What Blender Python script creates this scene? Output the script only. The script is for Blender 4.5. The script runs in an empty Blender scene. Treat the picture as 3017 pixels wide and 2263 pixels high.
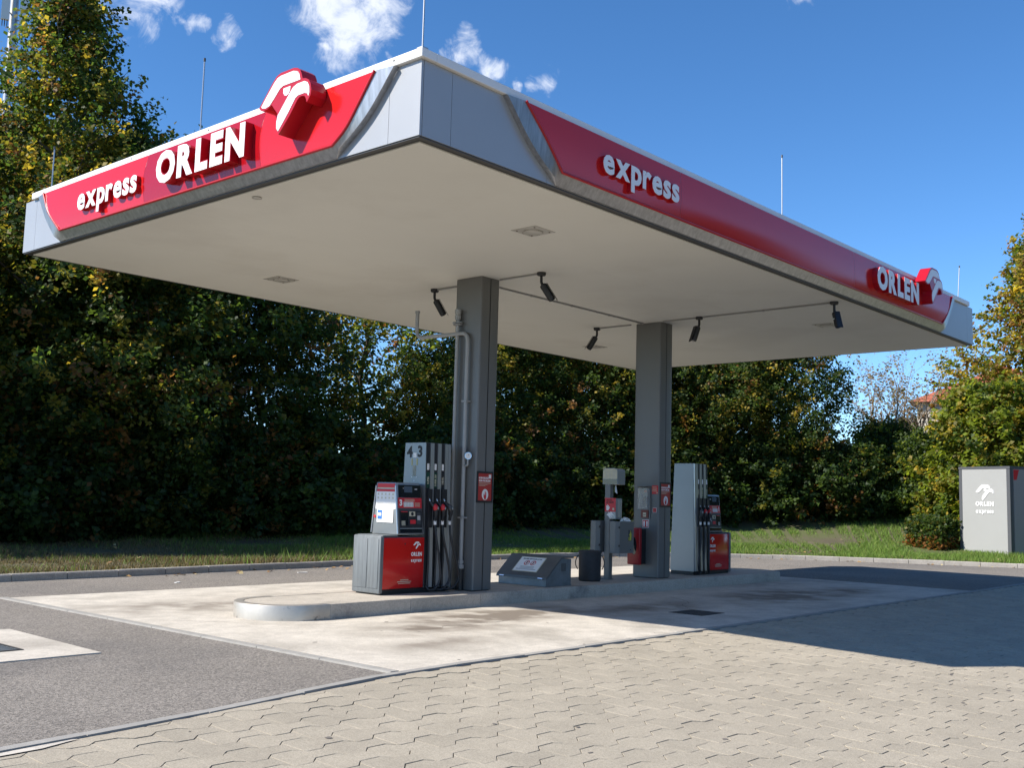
import bpy, bmesh, math, random
import numpy as np
from mathutils import Vector, Matrix

# ------------------------------------------------------------------ camera, sky, sun, exposure
scene = bpy.context.scene
col = scene.collection
rng = np.random.default_rng(7)
random.seed(7)

cam_d = bpy.data.cameras.new('camera')
cam = bpy.data.objects.new('camera', cam_d)
col.objects.link(cam)
cam_d.sensor_width = 36.0
cam_d.lens = 37.07
cam_d.clip_end = 6000
cam_d.clip_start = 0.05
YAW, PIT, ROL = 0.72374, 0.10863, 0.02709
CAM = Vector((-8.037, -8.637, 1.62))
_f = Vector((math.cos(PIT)*math.cos(YAW), math.cos(PIT)*math.sin(YAW), math.sin(PIT)))
_r = Vector((math.sin(YAW), -math.cos(YAW), 0))
_u = _r.cross(_f)
_r2 = math.cos(ROL)*_r + math.sin(ROL)*_u
_u2 = -math.sin(ROL)*_r + math.cos(ROL)*_u
M = Matrix((_r2, _u2, -_f)).transposed().to_4x4()
M.translation = CAM
cam.matrix_world = M
scene.camera = cam

SUN = Vector((-1.03, 0.60, 1.0)).normalized()      # direction to the sun
SUN_EL = math.asin(SUN.z)
SUN_ROT = math.atan2(SUN.x, SUN.y)

world = bpy.data.worlds.new('World')
scene.world = world
world.use_nodes = True
wn, wl = world.node_tree.nodes, world.node_tree.links
wn.clear()
w_out = wn.new('ShaderNodeOutputWorld')
w_bg = wn.new('ShaderNodeBackground')
w_sky = wn.new('ShaderNodeTexSky')
w_sky.sky_type = 'NISHITA'
w_sky.sun_disc = False
w_sky.sun_elevation = SUN_EL
w_sky.sun_rotation = SUN_ROT
w_sky.air_density = 1.0
w_sky.dust_density = 0.0
w_sky.ozone_density = 3.0
w_sky.altitude = 3000
w_bg.inputs['Strength'].default_value = 0.13
# scattered fair-weather clouds: soft blobs by direction, torn by noise
w_tc = wn.new('ShaderNodeTexCoord')
def wmath(op, a, b=None, clamp=False):
    n = wn.new('ShaderNodeMath'); n.operation = op; n.use_clamp = clamp
    for i, v in enumerate((a, b)):
        if v is None: continue
        if isinstance(v, (int, float)): n.inputs[i].default_value = v
        else: wl.new(v, n.inputs[i])
    return n.outputs[0]
CLOUDS = [  # direction (unit), radius, weight
    ((0.5714, 0.7063, 0.4180), 0.0307, 1.00),
    ((0.5563, 0.7139, 0.4253), 0.0263, 1.00),
    ((0.5793, 0.6914, 0.4316), 0.0263, 1.00),
    ((0.5714, 0.7148, 0.4032), 0.0198, 0.95),
    ((0.5612, 0.7303, 0.3896), 0.0097, 0.80),
    ((0.5973, 0.6888, 0.4108), 0.0132, 0.75),
    ((0.6063, 0.6832, 0.4069), 0.0070, 0.60),
    ((0.5423, 0.7224, 0.4289), 0.0132, 0.70),
    ((0.4234, 0.8066, 0.4125), 0.0263, 0.85),
    ((0.4399, 0.7979, 0.4122), 0.0176, 0.70),
    ((0.4083, 0.8167, 0.4078), 0.0154, 0.65),
    ((0.4665, 0.7863, 0.4052), 0.0097, 0.75),
    ((0.4562, 0.7945, 0.4008), 0.0053, 0.60),
    ((0.4880, 0.7780, 0.3956), 0.0088, 0.70),
    ((0.4251, 0.8149, 0.3939), 0.0053, 0.50),
    ((0.4367, 0.8107, 0.3900), 0.0070, 0.55),
    ((0.6497, 0.6442, 0.4037), 0.0123, 0.85),
    ((0.6443, 0.6479, 0.4063), 0.0070, 0.70),
    ((0.6718, 0.6309, 0.3881), 0.0123, 0.85),
    ((0.6669, 0.6340, 0.3916), 0.0070, 0.60),
    ((0.7065, 0.5972, 0.3796), 0.0123, 0.72),
    ((0.6912, 0.6184, 0.3738), 0.0053, 0.60),
    ((0.8068, 0.3956, 0.4389), 0.0110, 0.70),
    ((0.6059, 0.6912, 0.3938), 0.0053, 0.50),
    ((0.30, 0.80, 0.52), .05, .9), ((0.50, 0.66, 0.56), .07, .95), ((0.10, 0.90, 0.42), .05, .9), ((-0.3, 0.8, 0.52), .08, .95),
    ((0.75, 0.3, 0.59), .05, .8), ((-0.6, 0.5, 0.62), .09, .9), ((-0.4, -0.75, 0.53), .09, .95), ((0.4, -0.8, 0.45), .07, .85), ((-0.85, -0.3, 0.43), .07, .9),
]
wz = wn.new('ShaderNodeTexNoise'); wz.inputs['Scale'].default_value = 34.0; wz.inputs['Detail'].default_value = 5.0
wl.new(w_tc.outputs['Generated'], wz.inputs['Vector'])
w1 = wn.new('ShaderNodeVectorMath'); w1.operation = 'SUBTRACT'; wl.new(wz.outputs['Color'], w1.inputs[0]); w1.inputs[1].default_value = (.5, .5, .5)
w2 = wn.new('ShaderNodeVectorMath'); w2.operation = 'SCALE'; wl.new(w1.outputs[0], w2.inputs[0]); w2.inputs['Scale'].default_value = .045
w3 = wn.new('ShaderNodeVectorMath'); w3.operation = 'ADD'; wl.new(w_tc.outputs['Generated'], w3.inputs[0]); wl.new(w2.outputs[0], w3.inputs[1])
acc = None
nz = wn.new('ShaderNodeTexNoise')
nz.inputs['Scale'].default_value = 30.0
nz.inputs['Detail'].default_value = 10.0
nz.inputs['Roughness'].default_value = 0.66
nz.inputs['Distortion'].default_value = 0.7
wl.new(w_tc.outputs['Generated'], nz.inputs['Vector'])
for d, r, w in CLOUDS:
    v = Vector(d).normalized()
    n = wn.new('ShaderNodeVectorMath'); n.operation = 'DISTANCE'
    wl.new(w3.outputs[0], n.inputs[0]); n.inputs[1].default_value = v
    t = wmath('DIVIDE', n.outputs['Value'], r*1.7)
    t = wmath('SUBTRACT', 1.0, t, clamp=True)
    t = wmath('MULTIPLY', t, w)
    acc = t if acc is None else wmath('MAXIMUM', acc, t)
cl = wmath('MULTIPLY', acc, 1.25)
cl = wmath('ADD', cl, wmath('MULTIPLY', wmath('SUBTRACT', nz.outputs['Fac'], 0.5), 2.6))
gate = wmath('MULTIPLY', acc, 6.0, clamp=True)
cl = wmath('MULTIPLY', cl, gate)
mr = wn.new('ShaderNodeMapRange'); mr.interpolation_type = 'SMOOTHSTEP'
mr.inputs['From Min'].default_value = 0.12; mr.inputs['From Max'].default_value = 1.25
mr.inputs['To Max'].default_value = 0.80
wl.new(cl, mr.inputs['Value'])
w_mix = wn.new('ShaderNodeMix'); w_mix.data_type = 'RGBA'
wl.new(mr.outputs[0], w_mix.inputs['Factor'])
w_hs = wn.new('ShaderNodeHueSaturation')
w_hs.inputs['Saturation'].default_value = 1.20
wl.new(w_sky.outputs[0], w_hs.inputs['Color'])
wl.new(w_hs.outputs[0], w_mix.inputs['A'])
w_mix.inputs['B'].default_value = (5.3, 5.5, 5.9, 1)
wl.new(w_mix.outputs['Result'], w_bg.inputs['Color'])
wl.new(w_bg.outputs[0], w_out.inputs[0])

sun_d = bpy.data.lights.new('sun', 'SUN')
sun_d.energy = 4.75
sun_d.angle = math.radians(0.53)
sun_d.color = (1.0, 0.945, 0.86)
sun = bpy.data.objects.new('sun', sun_d)
col.objects.link(sun)
sun.rotation_euler = SUN.to_track_quat('Z', 'Y').to_euler()
sun.location = SUN*60

vs = scene.view_settings
vs.view_transform = 'Standard'
vs.look = 'None'
vs.exposure = 0.75
vs.gamma = 1.0
vs.use_curve_mapping = False
cy_ = scene.cycles
cy_.max_bounces = 6; cy_.diffuse_bounces = 3; cy_.glossy_bounces = 3; cy_.transmission_bounces = 4; cy_.transparent_max_bounces = 4
cy_.caustics_reflective = False; cy_.caustics_refractive = False

# ------------------------------------------------------------------ materials
MATS = {}
def lin(c): return tuple(((x/255+.055)/1.055)**2.4 if x/255 > .04045 else x/255/12.92 for x in c)
def material(name, color, rough=.5, metal=0., var=.0, vscale=4., bump=0., bscale=60., spec=.5, coat=0., var2=None, v2scale=1., v2lo=.5, v2hi=.7, stretch=None, space='Object', attr=None, transl=0., alpha=None, trans=0.):
    m = bpy.data.materials.new(name); m.use_nodes = True
    nt = m.node_tree; n = nt.nodes; l = nt.links
    b = n['Principled BSDF']
    b.inputs['Roughness'].default_value = rough
    b.inputs['Metallic'].default_value = metal
    b.inputs['Specular IOR Level'].default_value = spec
    if coat: b.inputs['Coat Weight'].default_value = coat; b.inputs['Coat Roughness'].default_value = .05
    if trans: b.inputs['Transmission Weight'].default_value = trans
    c4 = (*color, 1)
    b.inputs['Base Color'].default_value = c4
    src = None
    if var or bump or var2:
        if space == 'Object':
            tc = n.new('ShaderNodeTexCoord'); vec = tc.outputs['Object']
        else:
            tc = n.new('ShaderNodeNewGeometry'); vec = tc.outputs['Position']
        if stretch:
            mp = n.new('ShaderNodeMapping'); mp.inputs['Scale'].default_value = stretch
            l.new(vec, mp.inputs['Vector']); svec = mp.outputs[0]
        else: svec = vec
    if attr:
        a = n.new('ShaderNodeAttribute'); a.attribute_name = attr; src = a.outputs['Color']
    if var:
        t = n.new('ShaderNodeTexNoise'); t.inputs['Scale'].default_value = vscale; t.inputs['Detail'].default_value = 6
        t.inputs['Roughness'].default_value = .65
        l.new(svec, t.inputs['Vector'])
        mrn = n.new('ShaderNodeMapRange'); mrn.inputs['From Min'].default_value = .25; mrn.inputs['From Max'].default_value = .75
        mrn.inputs['To Min'].default_value = 1-var; mrn.inputs['To Max'].default_value = 1+var
        l.new(t.outputs['Fac'], mrn.inputs['Value'])
        mx = n.new('ShaderNodeMix'); mx.data_type = 'RGBA'; mx.blend_type = 'MULTIPLY'; mx.inputs['Factor'].default_value = 1
        mx.inputs['A'].default_value = c4
        if src: l.new(src, mx.inputs['A'])
        cm = n.new('ShaderNodeCombineColor')
        for i in range(3): l.new(mrn.outputs[0], cm.inputs[i])
        l.new(cm.outputs[0], mx.inputs['B'])
        src = mx.outputs['Result']
    if var2:
        t = n.new('ShaderNodeTexNoise'); t.inputs['Scale'].default_value = v2scale; t.inputs['Detail'].default_value = 7
        t.inputs['Roughness'].default_value = .6
        l.new(svec, t.inputs['Vector'])
        mrn = n.new('ShaderNodeMapRange'); mrn.interpolation_type = 'SMOOTHSTEP'
        mrn.inputs['From Min'].default_value = v2lo; mrn.inputs['From Max'].default_value = v2hi
        l.new(t.outputs['Fac'], mrn.inputs['Value'])
        mx = n.new('ShaderNodeMix'); mx.data_type = 'RGBA'
        l.new(mrn.outputs[0], mx.inputs['Factor'])
        mx.inputs['A'].default_value = c4
        if src: l.new(src, mx.inputs['A'])
        mx.inputs['B'].default_value = (*var2, 1)
        src = mx.outputs['Result']
    if alpha is not None: b.inputs['Alpha'].default_value = alpha
    if src: l.new(src, b.inputs['Base Color'])
    if bump:
        t = n.new('ShaderNodeTexNoise'); t.inputs['Scale'].default_value = bscale; t.inputs['Detail'].default_value = 5
        l.new(vec, t.inputs['Vector'])
        bp = n.new('ShaderNodeBump'); bp.inputs['Strength'].default_value = 1.0; bp.inputs['Distance'].default_value = bump
        l.new(t.outputs['Fac'], bp.inputs['Height']); l.new(bp.outputs[0], b.inputs['Normal'])
    if transl:
        tr = n.new('ShaderNodeBsdfTranslucent')
        if src:
            gn = n.new('ShaderNodeMix'); gn.data_type = 'RGBA'; gn.blend_type = 'MULTIPLY'; gn.inputs['Factor'].default_value = 1; gn.inputs['B'].default_value = (1.9, 1.9, 1.2, 1)
            l.new(src, gn.inputs['A']); l.new(gn.outputs['Result'], tr.inputs['Color'])
        else: tr.inputs['Color'].default_value = c4
        ms = n.new('ShaderNodeMixShader'); ms.inputs[0].default_value = transl
        l.new(b.outputs[0], ms.inputs[1]); l.new(tr.outputs[0], ms.inputs[2])
        l.new(ms.outputs[0], n['Material Output'].inputs['Surface'])
    MATS[name] = m
    return m

material('asphalt', (.198, .176, .152), .92, var=.14, vscale=.6, bump=.007, bscale=90, var2=(.158, .142, .126), v2scale=.22, v2lo=.46, v2hi=.62, space='W')
material('concrete', (.525, .478, .41), .85, var=.20, vscale=3.2, bump=.0014, bscale=120, var2=(.36, .325, .275), v2scale=.75, v2lo=.46, v2hi=.70, space='W')
material('concrete_island', (.43, .385, .325), .85, var=.16, vscale=2.5, bump=.0012, bscale=90, var2=(.20, .18, .16), v2scale=1.4, v2lo=.55, v2hi=.78, space='W')
material('kerb_stone', (.36, .33, .29), .9, var=.2, vscale=3, bump=.002, bscale=70, space='W')
material('paver', (.345, .302, .234), .92, var=.12, vscale=2.3, bump=.0022, bscale=210, space='W')
material('paver_bed', (.17, .14, .10), .95, var=.25, vscale=3, bump=.004, bscale=120, space='W')
material('edging', (.30, .285, .26), .9, var=.18, vscale=4, bump=.002, bscale=80, space='W')
material('soil', (.10, .085, .05), .95, var=.35, vscale=1.2, bump=.004, bscale=14, var2=(.085, .10, .032), v2scale=.35, v2lo=.4, v2hi=.6, space='W')
material('ground', (.09, .085, .06), .95, var=.3, vscale=.1)
material('grass', (.08, .12, .03), .75, attr='col', transl=.25)
material('leaf', (.06, .10, .03), .55, attr='col', transl=.52, spec=.35)
material('bark', (.085, .068, .050), .9, var=.35, vscale=6, bump=.01, bscale=25)
material('bark_grey', (.21, .175, .14), .9, var=.3, vscale=6, bump=.008, bscale=25)
material('white_cap', (.80, .79, .77), .38, var=.04, vscale=2)
material('fascia_grey', (.38, .385, .39), .34, metal=.2, var=.03, vscale=1.5)
material('steel', (.40, .40, .41), .38, metal=.8, var=.3, vscale=3.0, stretch=(7, 7, .30), bump=.0006, bscale=9)
material('steel_band', (.56, .51, .44), .46, metal=.75, var=.15, vscale=3, var2=(.22, .2, .18), v2scale=5, v2lo=.60, v2hi=.72, bump=.0008, bscale=18)
material('red_gloss', (.55, .013, .013), .15, spec=.45, var=.03, vscale=2)
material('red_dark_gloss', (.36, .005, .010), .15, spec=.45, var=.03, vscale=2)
material('red_return', (.42, .006, .015), .30)
material('white_letter', (.82, .82, .82), .35)
material('soffit', (.72, .715, .67), .62, var=.035, vscale=.35, bump=.0008, bscale=3, var2=(.665, .655, .61), v2scale=.3, v2lo=.48, v2hi=.66)
material('black_rubber', (.012, .012, .013), .6)
material('dark_edge', (.06, .06, .06), .5)
material('lamp_glass', (.46, .45, .42), .3, spec=.6)
material('lamp_dirt', (.12, .09, .055), .8)
material('column_grey', (.145, .147, .145), .42, metal=.15, var=.05, vscale=1.2)
material('pipe_grey', (.30, .305, .305), .45, var=.08, vscale=4)
material('black_plastic', (.014, .015, .018), .42, var=.15, vscale=10)
material('dark_grey_plastic', (.05, .055, .062), .45, var=.12, vscale=9)
material('pump_grey', (.26, .285, .30), .36, metal=.45, var=.04, vscale=3)
material('pump_alu', (.52, .55, .58), .30, metal=.75, var=.06, vscale=3, stretch=(20, 20, 1))
material('pump_mast', (.235, .25, .262), .34, metal=.5, var=.05, vscale=2)
material('side_plastic', (.135, .15, .158), .55, var=.35, vscale=3.2, stretch=(5, 5, .5))
material('screen', (.008, .012, .022), .08, spec=.6)
material('lcd', (.075, .105, .145), .2)
material('paper', (.80, .79, .77), .7, var=.02, vscale=6)
material('print_grey', (.42, .42, .43), .7)
material('print_blue', (.03, .15, .50), .6)
material('print_black', (.015, .015, .016), .6)
material('print_red', (.55, .02, .03), .45)
material('poster_red', (.40, .035, .035), .35)
material('print_cream', (.55, .51, .38), .6, var=.08, vscale=20)
material('print_yellow', (.52, .50, .05), .5)
material('print_yellow_old', (.45, .38, .12), .6)
material('sticker_old', (.30, .30, .24), .7, var=.4, vscale=30)
material('green_strip', (.006, .05, .032), .4)
material('galvanised', (.20, .225, .24), .5, metal=.55, var=.22, vscale=7)
material('lid_dark', (.105, .11, .11), .5, metal=.3, var=.2, vscale=3)
material('extinguisher_red', (.35, .008, .015), .35)
material('extinguisher_window', (.30, .27, .20), .25)
material('call_red', (.16, .03, .018), .5)
material('orange', (.45, .10, .015), .5)
material('clear_cover', (.62, .63, .62), .12, spec=.6, alpha=.22)
material('kiosk_white', (.33, .335, .33), .38, var=.03, vscale=1.2)
material('kiosk_grey', (.085, .09, .10), .4)
material('kiosk_side', (.30, .28, .275), .3)
material('chrome', (.75, .75, .75), .12, metal=1.)
material('rod', (.42, .42, .42), .4, metal=.8)
material('iron', (.022, .022, .025), .6, var=.3, vscale=20)
material('drain_iron', (.05, .05, .05), .6, metal=.4, var=.3, vscale=12)
material('house_wall', (.55, .50, .42), .85, var=.08, vscale=.8)
material('white_wall', (.72, .71, .69), .8, var=.05, vscale=.4)
material('window_glass', (.02, .025, .03), .08)
material('roof_tile', (.36, .11, .06), .8, var=.25, vscale=2.5)
material('antenna', (.70, .69, .66), .45)
material('crack', (.12, .10, .085), .95)
material('oil', (.17, .15, .13), .75, var=.25, vscale=1.5)
material('dead_leaf', (.30, .17, .06), .8, attr='col')

# speckle of the asphalt's stones and the pavers' grit (colour of the stone itself)
def speckle(name, scale, dark, light, lo=.35, hi=.65):
    m = MATS[name]; n = m.node_tree.nodes; l = m.node_tree.links
    b = n['Principled BSDF']
    src = b.inputs['Base Color'].links[0].from_socket
    g = n.new('ShaderNodeNewGeometry')
    v = n.new('ShaderNodeTexVoronoi'); v.inputs['Scale'].default_value = scale
    l.new(g.outputs['Position'], v.inputs['Vector'])
    sp = n.new('ShaderNodeSeparateColor'); l.new(v.outputs['Color'], sp.inputs[0])
    mrn = n.new('ShaderNodeMapRange'); mrn.inputs['To Min'].default_value = dark; mrn.inputs['To Max'].default_value = light
    l.new(sp.outputs[0], mrn.inputs['Value'])
    cm = n.new('ShaderNodeCombineColor')
    for i in range(3): l.new(mrn.outputs[0], cm.inputs[i])
    mx = n.new('ShaderNodeMix'); mx.data_type = 'RGBA'; mx.blend_type = 'MULTIPLY'; mx.inputs['Factor'].default_value = 1
    l.new(src, mx.inputs['A']); l.new(cm.outputs[0], mx.inputs['B'])
    l.new(mx.outputs['Result'], b.inputs['Base Color'])
speckle('asphalt', 66, .55, 1.48)
speckle('paver', 150, .80, 1.20)
speckle('concrete', 60, .90, 1.08)
speckle('concrete_island', 60, .88, 1.1)
speckle('kerb_stone', 110, .8, 1.2)
_m = MATS['paver'].node_tree; _b = _m.nodes['Principled BSDF']; _src = _b.inputs['Base Color'].links[0].from_socket
_oi = _m.nodes.new('ShaderNodeObjectInfo'); _mr = _m.nodes.new('ShaderNodeMapRange'); _mr.inputs['To Min'].default_value = .94; _mr.inputs['To Max'].default_value = 1.06
_m.links.new(_oi.outputs['Random'], _mr.inputs['Value']); _at = _m.nodes.new('ShaderNodeAttribute'); _at.attribute_name = 'tone'
_ad = _m.nodes.new('ShaderNodeMath'); _ad.operation = 'ADD'; _m.links.new(_at.outputs['Fac'], _ad.inputs[0]); _m.links.new(_mr.outputs[0], _ad.inputs[1])
_mx = _m.nodes.new('ShaderNodeMix'); _mx.data_type = 'RGBA'; _mx.blend_type = 'MULTIPLY'; _mx.inputs['Factor'].default_value = 1
_cm = _m.nodes.new('ShaderNodeCombineColor')
for _i in range(3): _m.links.new(_ad.outputs[0], _cm.inputs[_i])
_m.links.new(_src, _mx.inputs['A']); _m.links.new(_cm.outputs[0], _mx.inputs['B']); _m.links.new(_mx.outputs['Result'], _b.inputs['Base Color'])

# ------------------------------------------------------------------ helpers
def mesh_obj(name, verts, faces, mat, parent=None, smooth=False):
    me = bpy.data.meshes.new(name)
    me.from_pydata([tuple(v) for v in verts], [], faces)
    me.validate(); me.update()
    o = bpy.data.objects.new(name, me)
    if isinstance(mat, (list, tuple)):
        for k in mat: me.materials.append(MATS[k])
    else: me.materials.append(MATS[mat])
    if smooth: me.polygons.foreach_set('use_smooth', [True]*len(me.polygons))
    col.objects.link(o)
    if parent: o.parent = parent
    return o

def thing(name, label, cat, loc=(0, 0, 0), rz=0., group=None):
    o = bpy.data.objects.new(name, None); col.objects.link(o)
    o.empty_display_size = .1
    o.location = loc; o.rotation_euler = (0, 0, rz)
    o['label'] = label; o['category'] = cat
    if group: o['group'] = group
    return o
def tag(o, label, cat, group=None):
    o['label'] = label; o['category'] = cat
    if group: o['group'] = group
    return o
def struct(o): o['kind'] = 'structure'; return o
def stuff(o): o['kind'] = 'stuff'; return o

class MB:
    """collects shapes into one mesh"""
    def __init__(s): s.v = []; s.f = []
    def add(s, vs_, fs_):
        k = len(s.v); s.v += [tuple(v) for v in vs_]; s.f += [tuple(i+k for i in f) for f in fs_]; return s
    def box(s, x0, x1, y0, y1, z0, z1):
        x0, x1 = min(x0, x1), max(x0, x1); y0, y1 = min(y0, y1), max(y0, y1)
        return s.add([(x0,y0,z0),(x1,y0,z0),(x1,y1,z0),(x0,y1,z0),(x0,y0,z1),(x1,y0,z1),(x1,y1,z1),(x0,y1,z1)],
                     [(0,3,2,1),(4,5,6,7),(0,1,5,4),(1,2,6,5),(2,3,7,6),(3,0,4,7)])
    def bbox(s, x0, x1, y0, y1, z0, z1, r=.01, seg=2):
        bm = bmesh.new(); bmesh.ops.create_cube(bm, size=1)
        for v in bm.verts: v.co = Vector(((x0+x1)/2+v.co.x*(x1-x0), (y0+y1)/2+v.co.y*(y1-y0), (z0+z1)/2+v.co.z*(z1-z0)))
        bmesh.ops.bevel(bm, geom=bm.edges[:], offset=r, segments=seg, profile=.5, affect='EDGES')
        return s.bm(bm)
    def bm(s, bm):
        bm.verts.index_update()
        s.add([v.co for v in bm.verts], [[v.index for v in f.verts] for f in bm.faces]); bm.free(); return s
    def hexa(s, bot, top):
        """eight corners: four below, four above, both counter-clockwise from above"""
        return s.add(list(bot)+list(top), [(3,2,1,0),(4,5,6,7),(0,1,5,4),(1,2,6,5),(2,3,7,6),(3,0,4,7)])
    def prism(s, poly, fr, d0, d1):
        """poly in the 2-D of frame fr (origin, right, up, normal), from depth d0 to d1 along the normal"""
        o, r, u, n = [Vector(a) for a in fr]
        k = len(poly)
        a = [o+r*p[0]+u*p[1]+n*d0 for p in poly]; b = [o+r*p[0]+u*p[1]+n*d1 for p in poly]
        return s.add(a+b, [tuple(range(k))[::-1], tuple(range(k, 2*k))]+[(i, (i+1) % k, (i+1) % k+k, i+k) for i in range(k)])
    def tube(s, path, rad, n=8, cap=True):
        path = [Vector(p) for p in path]
        rads = rad if isinstance(rad, (list, tuple)) else [rad]*len(path)
        ref = Vector((0, 0, 1)); rings = []
        t0 = (path[1]-path[0]).normalized()
        if abs(t0.z) > .9: ref = Vector((1, 0, 0))
        a = t0.cross(ref).normalized()
        vs_ = []
        for i, p in enumerate(path):
            t = (path[min(i+1, len(path)-1)]-path[max(i-1, 0)])
            t = t.normalized() if t.length > 1e-9 else t0
            a = (a-t*a.dot(t))
            a = a.normalized() if a.length > 1e-6 else t.orthogonal().normalized()
            b = t.cross(a)
            for k in range(n):
                th = 2*math.pi*k/n
                vs_.append(p+(a*math.cos(th)+b*math.sin(th))*rads[i])
        fs_ = []
        for i in range(len(path)-1):
            for k in range(n):
                fs_.append((i*n+k, i*n+(k+1) % n, (i+1)*n+(k+1) % n, (i+1)*n+k))
        if cap:
            fs_.append(tuple(range(n))[::-1]); fs_.append(tuple((len(path)-1)*n+k for k in range(n)))
        return s.add(vs_, fs_)
    def lathe(s, prof, c=(0, 0, 0), n=24):
        c = Vector(c); vs_ = []
        for r, z in prof:
            for k in range(n):
                th = 2*math.pi*k/n; vs_.append(c+Vector((r*math.cos(th), r*math.sin(th), z)))
        fs_ = [(i*n+k, i*n+(k+1) % n, (i+1)*n+(k+1) % n, (i+1)*n+k) for i in range(len(prof)-1) for k in range(n)]
        fs_.append(tuple(range(n))[::-1]); fs_.append(tuple((len(prof)-1)*n+k for k in range(n)))
        return s.add(vs_, fs_)
    def build(s, name, mat, parent=None, smooth=False):
        return mesh_obj(name, s.v, s.f, mat, parent, smooth)

def smooth_angle(o, deg=40):
    me = o.data
    me.polygons.foreach_set('use_smooth', [True]*len(me.polygons))
    try: me.set_sharp_from_angle(angle=math.radians(deg))
    except Exception: pass
    return o

def arc_path(pts, r=.06, seg=5):
    """polyline with rounded corners"""
    pts = [Vector(p) for p in pts]; out = [pts[0]]
    for i in range(1, len(pts)-1):
        a, b, c = pts[i-1], pts[i], pts[i+1]
        d1 = (a-b).normalized(); d2 = (c-b).normalized()
        rr = min(r, (a-b).length*.49, (c-b).length*.49)
        p, q = b+d1*rr, b+d2*rr
        for k in range(seg+1):
            t = k/seg
            out.append(p*(1-t)**2+b*2*t*(1-t)+q*t*t)
    out.append(pts[-1]); return out

def spline(pts, n=12):
    pts = [Vector(p) for p in pts]; out = []
    P = [pts[0]*2-pts[1]]+pts+[pts[-1]*2-pts[-2]]
    for i in range(1, len(P)-2):
        for k in range(n):
            t = k/n
            out.append(.5*((2*P[i])+(-P[i-1]+P[i+1])*t+(2*P[i-1]-5*P[i]+4*P[i+1]-P[i+2])*t*t+(-P[i-1]+3*P[i]-3*P[i+1]+P[i+2])*t**3))
    out.append(pts[-1]); return out

# text -> glyph meshes (2-D, one per letter)
_glyphs = {}
def glyph(ch, offset=0., res=3):
    key = (ch, offset, res)
    if key not in _glyphs:
        cu = bpy.data.curves.new('glyph', 'FONT'); cu.body = ch; cu.size = 1.0; cu.offset = offset; cu.resolution_u = res
        cu.fill_mode = 'FRONT'
        o = bpy.data.objects.new('glyph', cu); col.objects.link(o)
        dg = bpy.context.evaluated_depsgraph_get(); ev = o.evaluated_get(dg); me = ev.to_mesh()
        v = [(p.co.x, p.co.y) for p in me.vertices]; f = [tuple(p.vertices) for p in me.polygons]
        ev.to_mesh_clear()
        bpy.data.objects.remove(o); bpy.data.curves.remove(cu)
        _glyphs[key] = (v, f)
    return _glyphs[key]
def layout(text, height, width=None, offset=.02, gap=.09, ref=None):
    """letters as (char, verts, faces) laid out from 0; height = cap (or x-) height of ref"""
    ref = ref or text[0]
    gv, _ = glyph(ref, offset); h = max(p[1] for p in gv)-min(p[1] for p in gv); base = min(p[1] for p in gv)
    s = height/h; x = 0; out = []
    for ch in text:
        if ch == ' ': x += .32*s; continue
        v, f = glyph(ch, offset)
        if not v: continue
        x0 = min(p[0] for p in v); x1 = max(p[0] for p in v)
        out.append((ch, [((p[0]-x0)*s+x, (p[1]-base)*s) for p in v], f)); x += (x1-x0)*s+gap*s
    tot = x-gap*s
    if width:
        k = width/tot
        out = [(c, [(p[0]*k, p[1]) for p in v], f) for c, v, f in out]; tot = width
    return out, tot
def extrude2d(v, f, fr, d0, d1):
    """solid from a flat 2-D mesh: front at d1, walls along the boundary back to d0"""
    o, r, u, n = [Vector(a) for a in fr]; k = len(v)
    fr_ = []
    for q in f:
        a = sum(v[q[i]][0]*v[q[(i+1) % len(q)]][1]-v[q[(i+1) % len(q)]][0]*v[q[i]][1] for i in range(len(q)))
        fr_.append(tuple(q) if a > 0 else tuple(q)[::-1])
    verts = [o+r*p[0]+u*p[1]+n*d1 for p in v]+[o+r*p[0]+u*p[1]+n*d0 for p in v]
    edges = {}
    for q in fr_:
        for i in range(len(q)):
            e = (q[i], q[(i+1) % len(q)]); edges[e] = 1
    walls = [(a+k, b+k, b, a) for (a, b) in edges if (b, a) not in edges]
    return verts, fr_+walls
def flat_text(text, height, fr, d, name, mat, parent, width=None, offset=.02, center=True, gap=.09, ref=None):
    L, tot = layout(text, height, width, offset, gap, ref)
    mb = MB(); o, r, u, n = [Vector(a) for a in fr]
    for ch, v, f in L:
        vv = [(p[0]-(tot/2 if center else 0), p[1]) for p in v]
        vs_, fs_ = extrude2d(vv, f, fr, d-.0015, d)
        mb.add(vs_, fs_)
    return mb.build(name, mat, parent)

def frame(o, r, u=(0, 0, 1)):
    r = Vector(r); u = Vector(u); return (Vector(o), r, u, r.cross(u))
def rect(mb, fr, x0, x1, y0, y1, d0, d1):
    return mb.prism([(x0, y0), (x1, y0), (x1, y1), (x0, y1)], fr, d0, d1)

# ------------------------------------------------------------------ ground, kerb, terrain
g = MB()
Rg = 2500; N = 64
g.add([(0, 0, -.45)]+[(Rg*math.cos(2*math.pi*k/N), Rg*math.sin(2*math.pi*k/N), -.45) for k in range(N)], [(0, 1+k, 1+(k+1) % N) for k in range(N)])
struct(g.build('ground', 'ground'))
KC = [(-34, 8.9), (-20, 9.25), (-8, 9.5), (-.2, 9.62), (4.8, 9.95), (9, 10.2), (13, 10.42), (16.3, 10.22), (18.6, 9.55), (20.8, 8.1), (22.6, 6.1), (23.9, 3.9), (25.1, 1.4), (26.6, -2.2), (28.6, -8), (30.6, -16), (33, -28)]
kp = spline([(x, y, 0) for x, y in KC], 14)
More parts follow.
